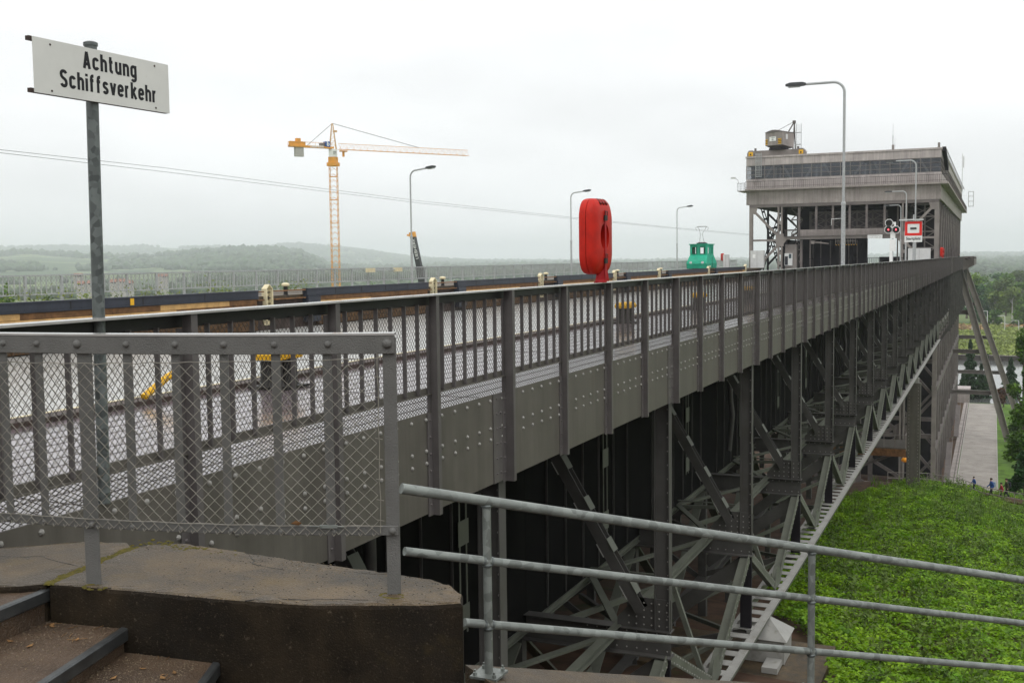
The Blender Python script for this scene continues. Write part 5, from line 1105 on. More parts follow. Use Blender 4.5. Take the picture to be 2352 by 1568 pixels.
pg.tube([(-.55, .1, 5.56), (.55, .1, 5.56)], .04, 5); pg.tube([(-.55, .1, 5.56), (-.85, .1, 5.4), (-.7, .1, 5.1)], .02, 5); pg.tube([(.55, .1, 5.56), (.85, .1, 5.4), (.7, .1, 5.1)], .02, 5); pg.box(-.45, .45, -.1, .3, 3.5, 3.58); pg.build('pantograph', 'lsteel', loco)
# ------------------------------------------------------------------ tower crane on the construction site
dC = 280.; base = atd(772, 645, dC); rgt = Vector((RIGHT.x, RIGHT.y, 0)).normalized(); fw = Vector((FWD.x, FWD.y, 0)).normalized()
cz = lambda py: atd(766, py, dC).z
crane = thing('tower_crane', 'orange tower crane with a long lattice jib behind the far railing', 'tower crane', (base.x, base.y, -37))
CB = Vector((base.x, base.y, 0)); jd = (rgt * 45 + fw * 30).normalized(); js = jd.cross(Vector((0, 0, 1)))
zM, zJ, zA = cz(372), cz(345), cz(287)
hw = .95
def lattice(mb, p0, p1, hw, hh, ups, step, r, sd, up_, tri=False):
    d = p1 - p0; n = max(1, int(d.length / step)); cor = [(-1, -1), (1, -1), (1, 1), (-1, 1)] if not tri else [(-1, -1), (1, -1), (0, 1)]
    for a, b in cor: mb.bar(p0 + sd * a * hw + up_ * b * hh, p1 + sd * a * hw + up_ * b * hh, r * 2, r * 2)
    m = len(cor)
    for i in range(n):
        q0, q1 = p0 + d * (i / n), p0 + d * ((i + 1) / n); qm = (q0 + q1) / 2
        for k in range(m):
            a, b = cor[k], cor[(k + 1) % m]
            A = lambda q, c: q + sd * c[0] * hw + up_ * c[1] * hh
            mid = ((a[0] + b[0]) / 2, (a[1] + b[1]) / 2)
            mb.bar(A(q0, a), A(qm, b) if tri else A(qm, mid), r, r); mb.bar(A(qm, b) if tri else A(qm, mid), A(q1, a) if tri else A(q0, b), r, r)
            if not tri and i % 4 == 0: mb.bar(A(q0, a), A(q0, b), r * 2.2, r * 2.2)
m = MB(); lattice(m, CB + Vector((0, 0, -37)), CB + Vector((0, 0, zM - 1)), hw, hw, None, 1.45, .055, rgt, fw); m.build('mast', 'crane', crane)
MB().box(-1.2 + CB.x, 1.2 + CB.x, CB.y - 1.2, CB.y + 1.2, zM - 1.3, zM - .4).box(CB.x - .9, CB.x + .9, CB.y - .9, CB.y + .9, zM - .4, zM + 1.0).build('slewing_ring', 'crane', crane)
m = MB(); q = CB + Vector((0, 0, zM + 1.0)); m.prism([q - rgt * .95 - fw * .8, q + rgt * .95 - fw * .8, q + rgt * .95 + fw * .8, q - rgt * .95 + fw * .8], (0, 0, 1.9)); cbx = m.build('tower_top_section', 'pwhite', crane)
q = CB + rgt * .6 - fw * .83 + Vector((0, 0, zM + 1.5)); pq = MB().prism([q - rgt * .42, q + rgt * .42, q + rgt * .42 + Vector((0, 0, 1.0)), q - rgt * .42 + Vector((0, 0, 1.0))], fw * -.03).build('company_panel', 'alu', cbx); text_part('lettering', 'ZT', 'ink', pq, q + Vector((0, 0, .5)) - fw * .04, rgt, (0, 0, 1), .7, .9)
m = MB(); top = CB + Vector((0, 0, zA)); b0_ = CB + Vector((0, 0, zM + 2.9))
for a in (-1, 1):
    for b in (-1, 1): m.bar(b0_ + rgt * a * .85 + fw * b * .7, top + rgt * a * .12 + fw * b * .12 - rgt * .3 * 0, .14, .14)
for i in range(6):
    t = i / 6; w0 = .85 * (1 - t) + .12 * t; p = b0_.lerp(top, t); p2 = b0_.lerp(top, t + .16); m.bar(p - rgt * w0 - fw * w0 * .8, p2 + rgt * w0 * .85 - fw * w0 * .7, .07, .07); m.bar(p - rgt * w0 - fw * w0 * .8, p + rgt * w0 - fw * w0 * .8, .07, .07)
m.bar(top + Vector((0, 0, -2)) + rgt * .1, top + Vector((0, 0, -2)) + rgt * 1.2, .1, .5); m.build('tower_head', 'cranep', crane)
J0 = CB + Vector((0, 0, zJ)); JL = 310 / .98 * .98 * 280 / 2509 / jd.dot(rgt) * .965
m = MB(); lattice(m, J0 + jd * 1.6 + Vector((0, 0, .75)), J0 + jd * JL + Vector((0, 0, .75)), .6, .75, None, 1.9, .046, js, Vector((0, 0, 1)), True); m.build('jib', 'crane', crane)
CLn = 88 * 280 / 2509 / jd.dot(rgt)
m = MB()
for a in (-1, 1): m.bar(J0 + js * a * .6 + Vector((0, 0, .3)), J0 - jd * CLn + js * a * .6 + Vector((0, 0, .3)), .25, .45); m.bar(J0 + js * a * .7 + Vector((0, 0, 1.4)), J0 - jd * CLn + js * a * .7 + Vector((0, 0, 1.4)), .06, .06)
for i in range(9): p = J0 - jd * CLn * i / 8; m.bar(p - js * .6 + Vector((0, 0, .3)), p + js * .6 + Vector((0, 0, .3)), .15, .15); m.bar(p - js * .7 + Vector((0, 0, .5)), p - js * .7 + Vector((0, 0, 1.4)), .05, .05)
m.build('counter_jib', 'crane', crane)
p = J0 - jd * (CLn * .78); MB().bar(p - jd * 1.1 + Vector((0, 0, -1.1)), p + jd * 1.1 + Vector((0, 0, -1.1)), 1.0, 2.3).build('counterweight', 'counter', crane)
p = J0 - jd * (CLn * .83); MB().bar(p - jd * 1.9 + Vector((0, 0, 1.0)), p + jd * 2.2 + Vector((0, 0, 1.0)), 1.0, .9).bar(p - jd * .2 + Vector((0, 0, 1.8)), p + jd * 1.0 + Vector((0, 0, 1.8)), .8, .9).build('hoist_winch', 'crane', crane)
p = J0 - jd * 2.3 - js * -.0; bq = MB().bar(p + jd * -.0 + Vector((0, 0, 1.1)), p + jd * 1.25 + Vector((0, 0, 1.1)), 1.5, 1.35).build('driver_cab', 'blue', crane)
MB().bar(p - jd * 1.3 + Vector((0, 0, 1.0)), p - jd * .1 + Vector((0, 0, 1.0)), .8, .7).build('motor_box', 'lsteelp', crane)
text_part('lettering', 'b', 'pwhite', bq, p + jd * .7 - fw * 0 - js * -.0 + Vector((0, 0, 1.15)) + js * .78, jd, (0, 0, 1), 1.5, 1.0, weight=.05)
text_part('lettering', 'LIEBHERR', 'pwhite', bq, J0 - jd * 4.6 + js * .76 + Vector((0, 0, .33)), jd, (0, 0, 1), .75, 1.15, weight=.02)
MB().tube([top, J0 + jd * (JL * .62) + Vector((0, 0, 1.5))], .07, 5).build('jib_tie', 'lsteel', crane); MB().tube([top, J0 - jd * (CLn * .6) + Vector((0, 0, .5))], .06, 5).build('counter_tie', 'lsteel', crane)
p = J0 + jd * 2.9 + Vector((0, 0, -.4)); MB().bar(p - jd * 1.0, p + jd * 1.0, .7, .3).bar(p + Vector((0, 0, -.2)), p + Vector((0, 0, -1.4)), .4, .5).build('trolley', 'crane', crane)
# mobile crane boom
mc = thing('mobile_crane', 'dark slanting telescopic boom of a mobile crane behind a street lamp', 'mobile crane', atd(975, 700, 190))
a, b = atd(975, 668, 190), atd(949, 545, 190); MB().bar(a, b, .8, .9).build('boom', 'lamphead', mc); c = a.lerp(b, .45); MB().bar(a, c, 1.05, 1.15).build('boom_base', 'lamphead', mc)
MB().bar(b, b + (b - a).normalized() * .9, .9, .9).bar(b + Vector((0, 0, .2)), b + Vector((-1.0, -.4, .4)), .3, .3).build('boom_head', 'crane', mc)
text_part('lettering', 'LIEBHERR', 'pwhite', mc, a.lerp(b, .78) - fw * .60, (b - a), (b - a).cross(fw), .7, 1.2)
vb = atd(985, 720, 190); MB().box(vb.x - 4.5, vb.x + 4.5, vb.y - 1.4, vb.y + 1.4, vb.z - 2.2, vb.z - .8).build('carrier', 'crane', mc)
for s in (-3.4, -1.6, 1.6, 3.4): MB().tube([(vb.x + s, vb.y - 1.5, vb.z - 2.4), (vb.x + s, vb.y + 1.5, vb.z - 2.4)], .7, 12).build('wheel', 'black', mc)
# overhead lines crossing behind the canal
for lab, pts in (('upper of the two overhead wires crossing the sky', ((0, 344), (380, 386), (700, 428), (960, 461), (1310, 499), (1560, 524), (1722, 538))), ('lower of the two overhead wires crossing the sky', ((0, 351), (380, 395), (700, 434), (960, 466), (1310, 502), (1560, 526), (1722, 540)))):
    o = MB().tube([atd(x, y, 150 + 350 * i / 6) for i, (x, y) in enumerate([(-500, pts[0][1] - 48)] + list(pts)[:6] + [pts[6]])], .05, 5).build('overhead_wire', 'cable'); tag(o, lab, 'wire', 'overhead wires')
# ================================================================== terrain
def azi(x, y): r = ray(x, y); return math.atan2(r.x, r.y), r.z / math.hypot(r.x, r.y)
def prof(pts):
    a = np.array([azi(x, y) for x, y in pts]); o = np.argsort(a[:, 0]); return a[o, 0], a[o, 1]
R1A, R1E = prof([(-900, 585), (-200, 578), (0, 571), (120, 569), (280, 571), (335, 567), (420, 571), (560, 569), (690, 563), (760, 570), (850, 579), (920, 590), (1000, 597), (1100, 601), (1300, 602), (1700, 597), (2200, 584), (2352, 584), (2600, 582), (3200, 585)])
R2A, R2E = prof([(-900, 600), (-200, 594), (0, 590), (60, 584), (120, 589), (220, 594), (330, 592), (430, 584), (560, 577), (627, 578), (690, 584), (752, 608), (820, 622), (1000, 628), (2200, 600), (2352, 603), (2600, 600)])
def sst(t): t = np.clip(t, 0, 1); return t * t * (3 - 2 * t)
def fbm(x, y, s, o=4):
    v = np.zeros_like(x); a = 1.; 
    for k in range(o):
        f = s * 2 ** k; v = v + a * np.sin(x * f * 1.3 + 1.7 * k + 1.1 * np.sin(y * f * .9 + k)) * np.cos(y * f * 1.1 - 2.3 * k + .8 * np.sin(x * f * .7)); a *= .5
    return v
VAL = -37.4
def hgt(x, y):
    x = np.asarray(x, float); y = np.asarray(y, float); r = np.hypot(x, y); ph = np.arctan2(x, y)
    e1 = np.interp(ph, R1A, R1E); e2 = np.interp(ph, R2A, R2E)
    h1 = (e1 * 11000 - VAL) * sst((r - 6500) / 4500); h2 = (e2 * 6000 - VAL) * sst((r - 2300) / 3700) * (1 - .5 * sst((r - 6200) / 1500))
    v = VAL + np.maximum(h1, h2) + fbm(x, y, .006) * 3 * sst((r - 1000) / 800)
    # embankment the bridge starts from
    e = np.where(y < 4.5, -2.62, np.where(y < 93, np.interp(y, [4.5, 5, 29, 60, 93], [-2.62, -7.3, -11.0, -15.6, -20.3]), np.interp(y, [93, 100, 165], [-20.3, -20.4, VAL])))
    e = e + 1.3 * np.exp(-(np.clip(np.abs(x + 6) - 3, 0, None) / 3.1) ** 2) * sst((y - 55) / 33) * sst((104 - y) / 10) + fbm(x, y, .35, 3) * .12 * np.clip((y - 12) / 10, 0, 1)
    s = sst((np.abs(x + 18) - 75) / 60)
    back = sst((-y - 250) / 300)
    e = e * (1 - s) + VAL * s
    out = np.where(y < 165, np.maximum(e, v), v)
    # river basin east of the lift
    riv = sst((y - 300) / 6) * sst((427.5 - y) / 1.5) * sst((x + 80) / 10) * sst((70 - x) / 10)
    out = out - 2.6 * riv
    return out - .0
def build_ground():
    rr = [0.0] + list(3.0 * 1.032 ** np.arange(0, 275)); rr = np.array([r for r in rr if r < 14500])
    th = np.concatenate([np.radians(np.arange(-75, 45, .5)), np.radians(np.arange(45, 285, 3.))]); n = len(th)
    X = rr[:, None] * np.sin(th)[None]; Y_ = rr[:, None] * np.cos(th)[None]; Z = hgt(X, Y_)
    V = np.stack([X, Y_, Z], -1).reshape(-1, 3); m = len(rr); f = []
    i = np.arange(m - 1)[:, None] * n; k = np.arange(n)[None]; k2 = (k + 1) % n
    F = np.stack([i + k, i + k2, i + n + k2, i + n + k], -1).reshape(-1, 4)
    me = bpy.data.meshes.new('ground'); me.from_pydata(V.tolist(), [], F.tolist()); c = V[F].mean(1)
    mi = np.full(len(F), 2); R_ = np.hypot(c[:, 0], c[:, 1]); mi[(c[:, 1] < 165) & (R_ < 260)] = 0; mi[(c[:, 1] >= 165) & (R_ < 430)] = 1; mi[(c[:, 1] >= 120) & (c[:, 0] > -3) & (R_ < 430)] = 1; mi[(c[:, 0] < -45) & (R_ < 420)] = 1; mi[(c[:, 0] < -5) & (c[:, 0] > -45) & (c[:, 1] < 300) & (c[:, 1] > 0)] = 0
    for mm in ('soil', 'grass', 'fields'): me.materials.append(M[mm])
    me.polygons.foreach_set('material_index', mi.astype(np.int32)); me.polygons.foreach_set('use_smooth', [True] * len(F)); me.update()
    bm = bmesh.new(); bm.from_mesh(me); bmesh.ops.recalc_face_normals(bm, faces=bm.faces); bm.to_mesh(me); bm.free()
    return struct(place('ground', me))
M['soil'] = mat('reddish_soil', (.075, .042, .026), .9, var=.35, scale=1.2, bump=.6, bscale=8, spots=[((.04, .05, .015), .4, .55, .7)])
M['fields'] = mat('far_fields', (.05, .085, .03), .95, col2=(.15, .19, .07), scale=.0022, thresh=(.46, .54), spots=[((.025, .05, .02), .0045, .5, .58), ((.20, .22, .09), .003, .62, .66)])
build_ground()
struct(MB().quad((-80, 301, -38.1), (70, 301, -38.1), (70, 427, -38.1), (-80, 427, -38.1)).build('river', 'river'))
# concrete road beside the lift, lawn, kerbs
rd = struct(MB().box(-4.75, 1.25, 160, 297, VAL - .3, VAL + .06).build('road', 'road'))
for i in range(23): MB().box(-4.74, 1.24, 162 + i * 5.9, 162.05 + i * 5.9, VAL + .055, VAL + .064).build('joint', 'lsteel', rd)
for x in (-4.9, 1.26): struct(MB().box(x, x + .14, 160, 297, VAL - .3, VAL + .14).build('kerb', 'counter'))
bw = thing('basin_wall', 'dark concrete edge wall between the lift and the concrete road', 'wall', (-5.6, 230, VAL)); MB().box(-6.1, -5.0, 165, 296, VAL - .3, VAL + .3).build('coping', 'lconc2', bw)
m = MB()
for i in range(40): m.box(-5.3, -5.25, 166 + i * 3.2, 166.05 + i * 3.2, VAL + .3, VAL + 1.3)
m.box(-5.3, -5.25, 166, 294, VAL + 1.3, VAL + 1.35).build('handrail', 'lsteel', bw)
st_ = thing('service_stair', 'dark steel stairs going down beside the lift basin', 'stairs', (-6.6, 200, VAL))
for y0 in (185, 235):
    MB().bar((-6.2, y0, VAL + 1.0), (-6.2, y0 + 14, VAL + 5.5), .9, .2).build('flight', 'lsteel', st_); MB().bar((-5.75, y0, VAL + 2.0), (-5.75, y0 + 14, VAL + 6.5), .05, .06).build('handrail', 'lsteelp', st_)
ph = thing('pump_house', 'small flat grey concrete house behind the inclined stays', 'building', (-6.5, 298, VAL)); wo = MB().box(-10.5, -4.9, 297.5, 304, VAL - .2, VAL + 3.2).build('wall', 'lconc2', ph); MB().box(-10.7, -4.7, 297.3, 304.2, VAL + 3.202, VAL + 3.6).build('roof', 'lconc', ph)
# far bank: sheet piling, reeds, path
sp_ = thing('sheet_piling', 'dark sheet pile bank along the far side of the river', 'bank', (0, 427.5, -38))
m = MB()
for i in range(100): x = -60 + i * 1.2; m.box(x, x + .7, 427.2, 427.6, -39.5, -36.3).box(x + .7, x + 1.2, 427.4, 427.8, -39.5, -36.3)
m.build('pile_wall', 'pile', sp_); MB().box(-60, 60, 427.1, 428.0, -36.3, -36.1).build('capping', 'lsteelp', sp_)
# ------------------------------------------------------------------ leaves: arrays of small faces
def leaf_mesh(name, C, S, m, up=.35, aspect=1.5, seed=1, tri=False):
    """one quad leaf per centre; random tilt, 'up' pulls the normals upwards"""
    g = np.random.default_rng(seed); n = len(C); N_ = g.normal(size=(n, 3)); N_[:, 2] = np.abs(N_[:, 2]) + up * 3; N_ /= np.linalg.norm(N_, axis=1)[:, None]
    a = g.normal(size=(n, 3)); T = np.cross(N_, a); T /= np.linalg.norm(T, axis=1)[:, None]; B = np.cross(N_, T); S = np.asarray(S)[:, None]
    P = np.stack([C - T * S * aspect * .5, C + B * S * .42 - T * S * .05 + N_ * S * .1, C + T * S * aspect * .5 - N_ * S * .12, C - B * S * .42 - T * S * .05 + N_ * S * .1], 1).reshape(-1, 3)
    me = bpy.data.meshes.new(name); me.vertices.add(4 * n); me.vertices.foreach_set('co', P.astype(np.float32).ravel()); me.loops.add(4 * n); me.loops.foreach_set('vertex_index', np.arange(4 * n, dtype=np.int32)); me.polygons.add(n); me.polygons.foreach_set('loop_start', np.arange(0, 4 * n, 4, dtype=np.int32)); me.update(calc_edges=True); me.materials.append(M[m]); return me
M['nettle'] = leafmat('nettle_leaves', (.10, .235, .005), (.25, .41, .012), 1.1, .35)
M['grassblade'] = leafmat('grass_blades', (.09, .19, .02), (.17, .27, .04), .8, .35)
for nm, c1, c2 in (('leaf_mid', (.050, .13, .012), (.13, .24, .02)), ('leaf_dark', (.020, .075, .016), (.045, .125, .022)), ('leaf_light', (.10, .19, .012), (.19, .30, .022)), ('leaf_conifer', (.024, .065, .026), (.048, .10, .034)), ('leaf_red', (.10, .045, .03), (.14, .07, .04)), ('leaf_olive', (.05, .095, .016), (.10, .15, .026)), ('leaf_birch', (.095, .16, .02), (.17, .24, .035)), ('leaf_weed', (.15, .20, .035), (.27, .32, .08))): M[nm] = leafmat(nm, c1, c2, .25, .3)
def ground_cover():
    g = np.random.default_rng(4); n = 480000; y = 14 + (99 - 14) * g.random(n) ** 1.15; x = g.uniform(-11, 15, n)
    xb = np.interp(y, [12, 24, 31, 36, 45, 61, 80, 92, 97], [-1.8, -3.1, -3.9, -6.4, -8.2, -9.8, -9.4, -7.5, -6.5]) + fbm(x, y, .8, 3) * .5
    hh = .36 + .22 * fbm(x, y, .55, 3) + .16 * fbm(x + 31, y - 7, 1.9, 2); keep = (x > xb) & (hh > g.random(n) * .12 - .02) ; x, y, hh = x[keep], y[keep], np.clip(hh[keep], .04, .9)
    z = hgt(x, y) + hh * g.random(len(x)) ** .45
    o = place('ground_cover', leaf_mesh('ground_cover', np.stack([x, y, z], 1), (.062 + .05 * g.random(len(x))) * (1 + y / 160), 'nettle', .55, 1.45, 5)); o['kind'] = 'stuff'; o['label'] = 'dense bright green nettles covering the slope right of the bridge'
    # taller mixed weeds standing out of the nettles
    n = 900; cy_ = 20 + 76 * g.random(n); cx_ = g.uniform(-9, 14, n); k_ = cx_ > np.interp(cy_, [12, 31, 45, 61, 97], [-1, -3, -7.5, -9, -6]); cx_, cy_ = cx_[k_], cy_[k_]; per = 46; X_ = np.repeat(cx_, per) + g.normal(0, .16, len(cx_) * per); Y2 = np.repeat(cy_, per) + g.normal(0, .16, len(cx_) * per); Z_ = hgt(X_, Y2) + .35 + np.abs(g.normal(0, .38, len(X_)))
    o = place('tall_weeds', leaf_mesh('tall_weeds', np.stack([X_, Y2, Z_], 1), g.uniform(.05, .12, len(X_)), 'leaf_weed2', .1, 2.2, 6)); o['kind'] = 'stuff'; o['label'] = 'taller weeds standing out of the nettle slope'
    # tall grass and flower stalks near the brow
    n = 9000; y = g.uniform(72, 99, n); x = g.uniform(-9, 16, n); k = fbm(x, y, .3, 3) > -.25; x, y = x[k], y[k]; z = hgt(x, y); L_ = g.uniform(.35, .95, len(x)); dx, dy = g.normal(0, .22, len(x)), g.normal(0, .22, len(x)); w = .03
    P = np.stack([np.stack([x - w, y, z], 1), np.stack([x + w, y, z], 1), np.stack([x + dx * L_, y + dy * L_, z + L_], 1)], 1).reshape(-1, 3); m_ = len(x)
    me = bpy.data.meshes.new('grass'); me.from_pydata(P.tolist(), [], np.arange(3 * m_).reshape(-1, 3).tolist()); me.materials.append(M['grassblade']); o = place('grass', me); o['kind'] = 'stuff'; o['label'] = 'tall grass along the brow of the slope'
M['leaf_weed2'] = leafmat('leaf_weed2', (.06, .12, .014), (.17, .24, .05), .5, .3)
ground_cover()
def crown(spec, size, n, m, seed):
    """leaf clumps on several overlapping lobes: (centre, radii) list in local coordinates"""
    g = np.random.default_rng(seed); C = []
    wts = np.array([s[1][0] * s[1][1] + s[1][2] * s[1][0] for s in spec]); wts = wts / wts.sum()
    for (c, r), w in zip(spec, wts):
        k = max(8, int(n * w)); d = g.normal(size=(k, 3)); d /= np.linalg.norm(d, axis=1)[:, None]; rad = g.random(k) ** .33 * (.80 + .28 * np.sin(d[:, 0] * 5 + seed) * np.cos(d[:, 2] * 6 + d[:, 1] * 4)); C.append(np.array(c) + d * np.array(r) * rad[:, None])
    C = np.concatenate(C); return leaf_mesh('crown', C, size * g.uniform(.6, 1.3, len(C)), m, .25, 1.25, seed)
def tree(lab, loc, H, Wd, m, name='tree', seed=1, n=700, size=.8, bark='bark', grp=None, trunk=.3, cat='tree', birch=False):
    g = random.Random(seed); t = local(name, lab, cat, loc, grp); cb = H * trunk
    tk = MB(); lean = Vector((g.uniform(-.06, .06), g.uniform(-.06, .06), 0)); r0 = H * .018 + .05
    tk.tube([lean * H * q + Vector((0, 0, H * q)) for q in (0, .15, .35, .6, .85)], [r0 * 1.3, r0, r0 * .8, r0 * .5, r0 * .15], 7); spec = []
    for i in range(g.randint(7, 10)):
        a = g.uniform(0, 6.28); q = g.uniform(0, 1); rr = Wd * .5 * (1 - .55 * q) * g.uniform(.45, .75); z = cb + (H - cb) * (.15 + .7 * q); c = Vector((rr * math.cos(a), rr * math.sin(a), z)) + lean * z
        s = Wd * g.uniform(.20, .32) * (1 - .25 * q); spec.append((c[:], (s, s, s * g.uniform(.7, 1.05)))); b0 = lean * z * .8 + Vector((0, 0, z * .72)); tk.tube([b0, b0.lerp(c, .55) + Vector((0, 0, .2)), c], [r0 * .45, r0 * .28, r0 * .1], 5)
    spec.append(((lean.x * H, lean.y * H, H * .86), (Wd * .24, Wd * .24, H * .13)))
    tk.build('trunk', bark, t, True); place('crown', crown(spec, size, n, m, seed), t); return t
def conifer(lab, loc, H, Wd, seed, grp=None, n=900, size=.75):
    t = local('spruce_tree', lab, 'tree', loc, grp); g = np.random.default_rng(seed); MB().tube([(0, 0, 0), (0, 0, H * .97)], [H * .02, .02], 6).build('trunk', 'bark', t)
    q = g.random(n) ** .75; a = g.uniform(0, 6.28, n); tier = .72 + .28 * np.sin(q * 42); r = Wd * .5 * (1 - q) ** .85 * np.sqrt(g.random(n)) * tier * (1 + .15 * np.sin(a * 3 + seed)) ; C = np.stack([r * np.cos(a), r * np.sin(a), .3 + H * (.03 + .97 * q) - r * .28], 1)
    place('crown', leaf_mesh('crown', C, size * g.uniform(.6, 1.2, n) * (1.15 - .6 * q), 'leaf_conifer', .1, 1.7, seed), t); return t
def gl(x, y, d, up=0.):
    p = atd(x, y, d); return Vector((p.x, p.y, float(hgt(p.x, p.y)) + up))
def tree_px(lab, x, ytop, d, wpx, m, **k):
    p = atd(x, ytop, d); gz = float(hgt(p.x, p.y)); return tree(lab, (p.x, p.y, gz), p.z - gz, wpx * d / 2509, m, **k)
# near right trees beside the road
tree_px('leafy green tree leaning in at the right frame edge beside the concrete road', 2372, 905, 128, 128, 'leaf_mid', seed=3, n=6500, size=.36, trunk=.15)
tree_px('light green tree at the right frame edge below the reed bank', 2362, 748, 190, 78, 'leaf_mid', seed=8, n=5000, size=.45, trunk=.12)
tree_px('dark bush at the right frame edge above the walking people', 2356, 1030, 112, 75, 'leaf_dark', seed=12, n=3200, size=.3, trunk=.1, name='bush')
tree_px('reddish brown shrub between the inclined stay and the right frame edge', 2306, 891, 268, 44, 'leaf_red', seed=13, n=2600, size=.5, trunk=.0, name='bush')
def con_px(lab, x, yt, d, w, s, n=1600):
    p = atd(x, yt, d); gz = float(hgt(p.x, p.y)); conifer(lab, (p.x, p.y, gz), p.z - gz, w * d / 2509, s, 'conifers below the boat lift', n)
con_px('tall dark spruce between the lift and the inclined stays', 2229, 783, 290, 66, 1, 5200); con_px('smaller spruce just right of the tall one, behind the stays', 2254, 838, 292, 52, 2, 3000); con_px('bluish spruce right of the inclined stays by the river', 2322, 824, 290, 66, 3, 4200); con_px('thin young spruce seen between the two inclined stays', 2268, 815, 296, 24, 4, 900); con_px('low spruce at the foot of the tall one next to the grey house', 2212, 860, 288, 44, 5, 1800)
tree_px('mid green tree at the right edge between reed bank tree and leaning tree', 2374, 800, 165, 92, 'leaf_mid', seed=17, n=6000, size=.42, trunk=.08)
tree_px('dark green tree at the right frame edge below the bluish spruce', 2366, 880, 145, 84, 'leaf_dark', seed=19, n=5000, size=.38, trunk=.08)
# reeds and meadow on the far bank
g = np.random.default_rng(21); n = 26000; y = 429 + 190 * g.random(n) ** 1.2; x = g.uniform(-32, 60, n); 
for nm, sel, m_, zz, lab in (('reeds', fbm(x, y, .03, 3) + .5 * np.sin(y * .03) < -.62, 'reedleaf', 2.3, 'dry orange reeds on the far river bank'), ('meadow', fbm(x, y, .03, 3) + .5 * np.sin(y * .03) >= -.62, 'leaf_weed', 1.6, 'pale green meadow plants on the far river bank')):
    if m_ == 'reedleaf': M[m_] = leafmat(m_, (.30, .20, .09), (.40, .28, .14), .08, .3)
    xs, ys = x[sel], y[sel]; o = place(nm, leaf_mesh(nm, np.stack([xs, ys, hgt(xs, ys) + g.random(len(xs)) * zz], 1), g.uniform(.9, 2.0, len(xs)), m_, .15, 1.5, 8)); o['kind'] = 'stuff'; o['label'] = lab
pth = []
for t in np.linspace(0, 1, 14): x_, y_ = 2230 + 125 * t, 716 + 34 * t ** 1.3; d_ = 620 - 90 * t; p = atd(x_, y_, d_); pth.append(Vector((p.x, p.y, float(hgt(p.x, p.y)) + 1.7)))
m = MB()
for a, b in zip(pth, pth[1:]): m.quad(a + Vector((0, -4, 0)), b + Vector((0, -4, 0)), b + Vector((0, 4, .1)), a + Vector((0, 4, .1)))
struct(m.build('path', 'road'))
for i, (x_, y0_, y1_) in enumerate(((2268, 714, 752), (2308, 725, 758), (2340, 736, 765), (2233, 704, 735))):
    b, t = atd(x_, y1_, 520), atd(x_, y0_, 520); o = thing('mooring_lamp', ('second', 'third', 'rightmost', 'leftmost')[i] + ' of the pale angled lamp posts along the far river bank', 'lamp post', b, 'pale angled lamp posts on the river bank')
    MB().tube([Vector((b.x, b.y, -37.5)), t], .16, 5).build('post', 'alu', o); MB().bar(t, t + Vector((-3.1, 0, .0)), .25, .25).build('arm', 'alu', o)
# wood behind the river
labs = ['yellow green tree right beside the lift edge, in front of the wood', 'dark rounded green tree in front of the wood, left of centre', 'bushy mid green tree behind the dark rounded one', 'pale birch with visible white trunk in front of the wood', 'second birch with pale trunk, right of the first one', 'olive green tree behind the birches', 'mid green tree at the right frame edge of the wood', 'tall dark tree on the skyline of the wood', 'broad olive tree on the skyline near the right edge', 'light green tree on the skyline next to the lift', 'dark low tree at the foot of the wood', 'small bushy tree at the foot of the wood above the path', 'mid green tree on the skyline in the middle of the wood', 'round green tree low at the right frame edge above the path']
dat = [(2222, 628, 640, 92, 'leaf_light'), (2252, 652, 600, 76, 'leaf_dark'), (2262, 630, 700, 74, 'leaf_mid'), (2288, 668, 590, 58, 'leaf_birch'), (2326, 656, 600, 66, 'leaf_birch'), (2312, 638, 660, 78, 'leaf_olive'), (2352, 646, 620, 76, 'leaf_mid'), (2290, 624, 780, 82, 'leaf_dark'), (2338, 619, 800, 100, 'leaf_olive'), (2208, 634, 760, 78, 'leaf_light'), (2236, 694, 570, 46, 'leaf_dark'), (2284, 712, 560, 40, 'leaf_mid'), (2310, 628, 760, 84, 'leaf_mid'), (2350, 698, 545, 52, 'leaf_mid')]
for i, (a, b, d, w, m_) in enumerate(dat): tree_px(labs[i], a, b, d, w, m_, seed=30 + i, n=2600, size=1.35, bark='birch' if 'birch' in m_ else 'bark', trunk=.28 if 'birch' in m_ else .12, grp=None)
# trees showing above the far railing on the left
ll = ['bushy tree showing above the far railing at the left frame edge', 'low green tree top behind the far railing, second from the left edge', 'olive tree top behind the far railing left of the sign pole', 'tree top behind the far railing right of the sign pole', 'tree top behind the far railing between sign pole and tower crane', 'small tree top behind the far railing left of the tower crane', 'green tree top behind the far railing below the crane mast', 'tree top behind the far railing right of the crane mast']
for i, (a, b, d, w, m_) in enumerate([(20, 640, 150, 110, 'leaf_mid'), (105, 655, 165, 90, 'leaf_olive'), (185, 662, 180, 90, 'leaf_mid'), (275, 664, 200, 80, 'leaf_olive'), (380, 655, 240, 80, 'leaf_mid'), (520, 652, 260, 80, 'leaf_olive'), (660, 645, 300, 90, 'leaf_mid'), (860, 636, 330, 90, 'leaf_mid')]): tree_px(ll[i], a, b, d, w, m_, seed=60 + i, n=3200, size=.36, trunk=.2)
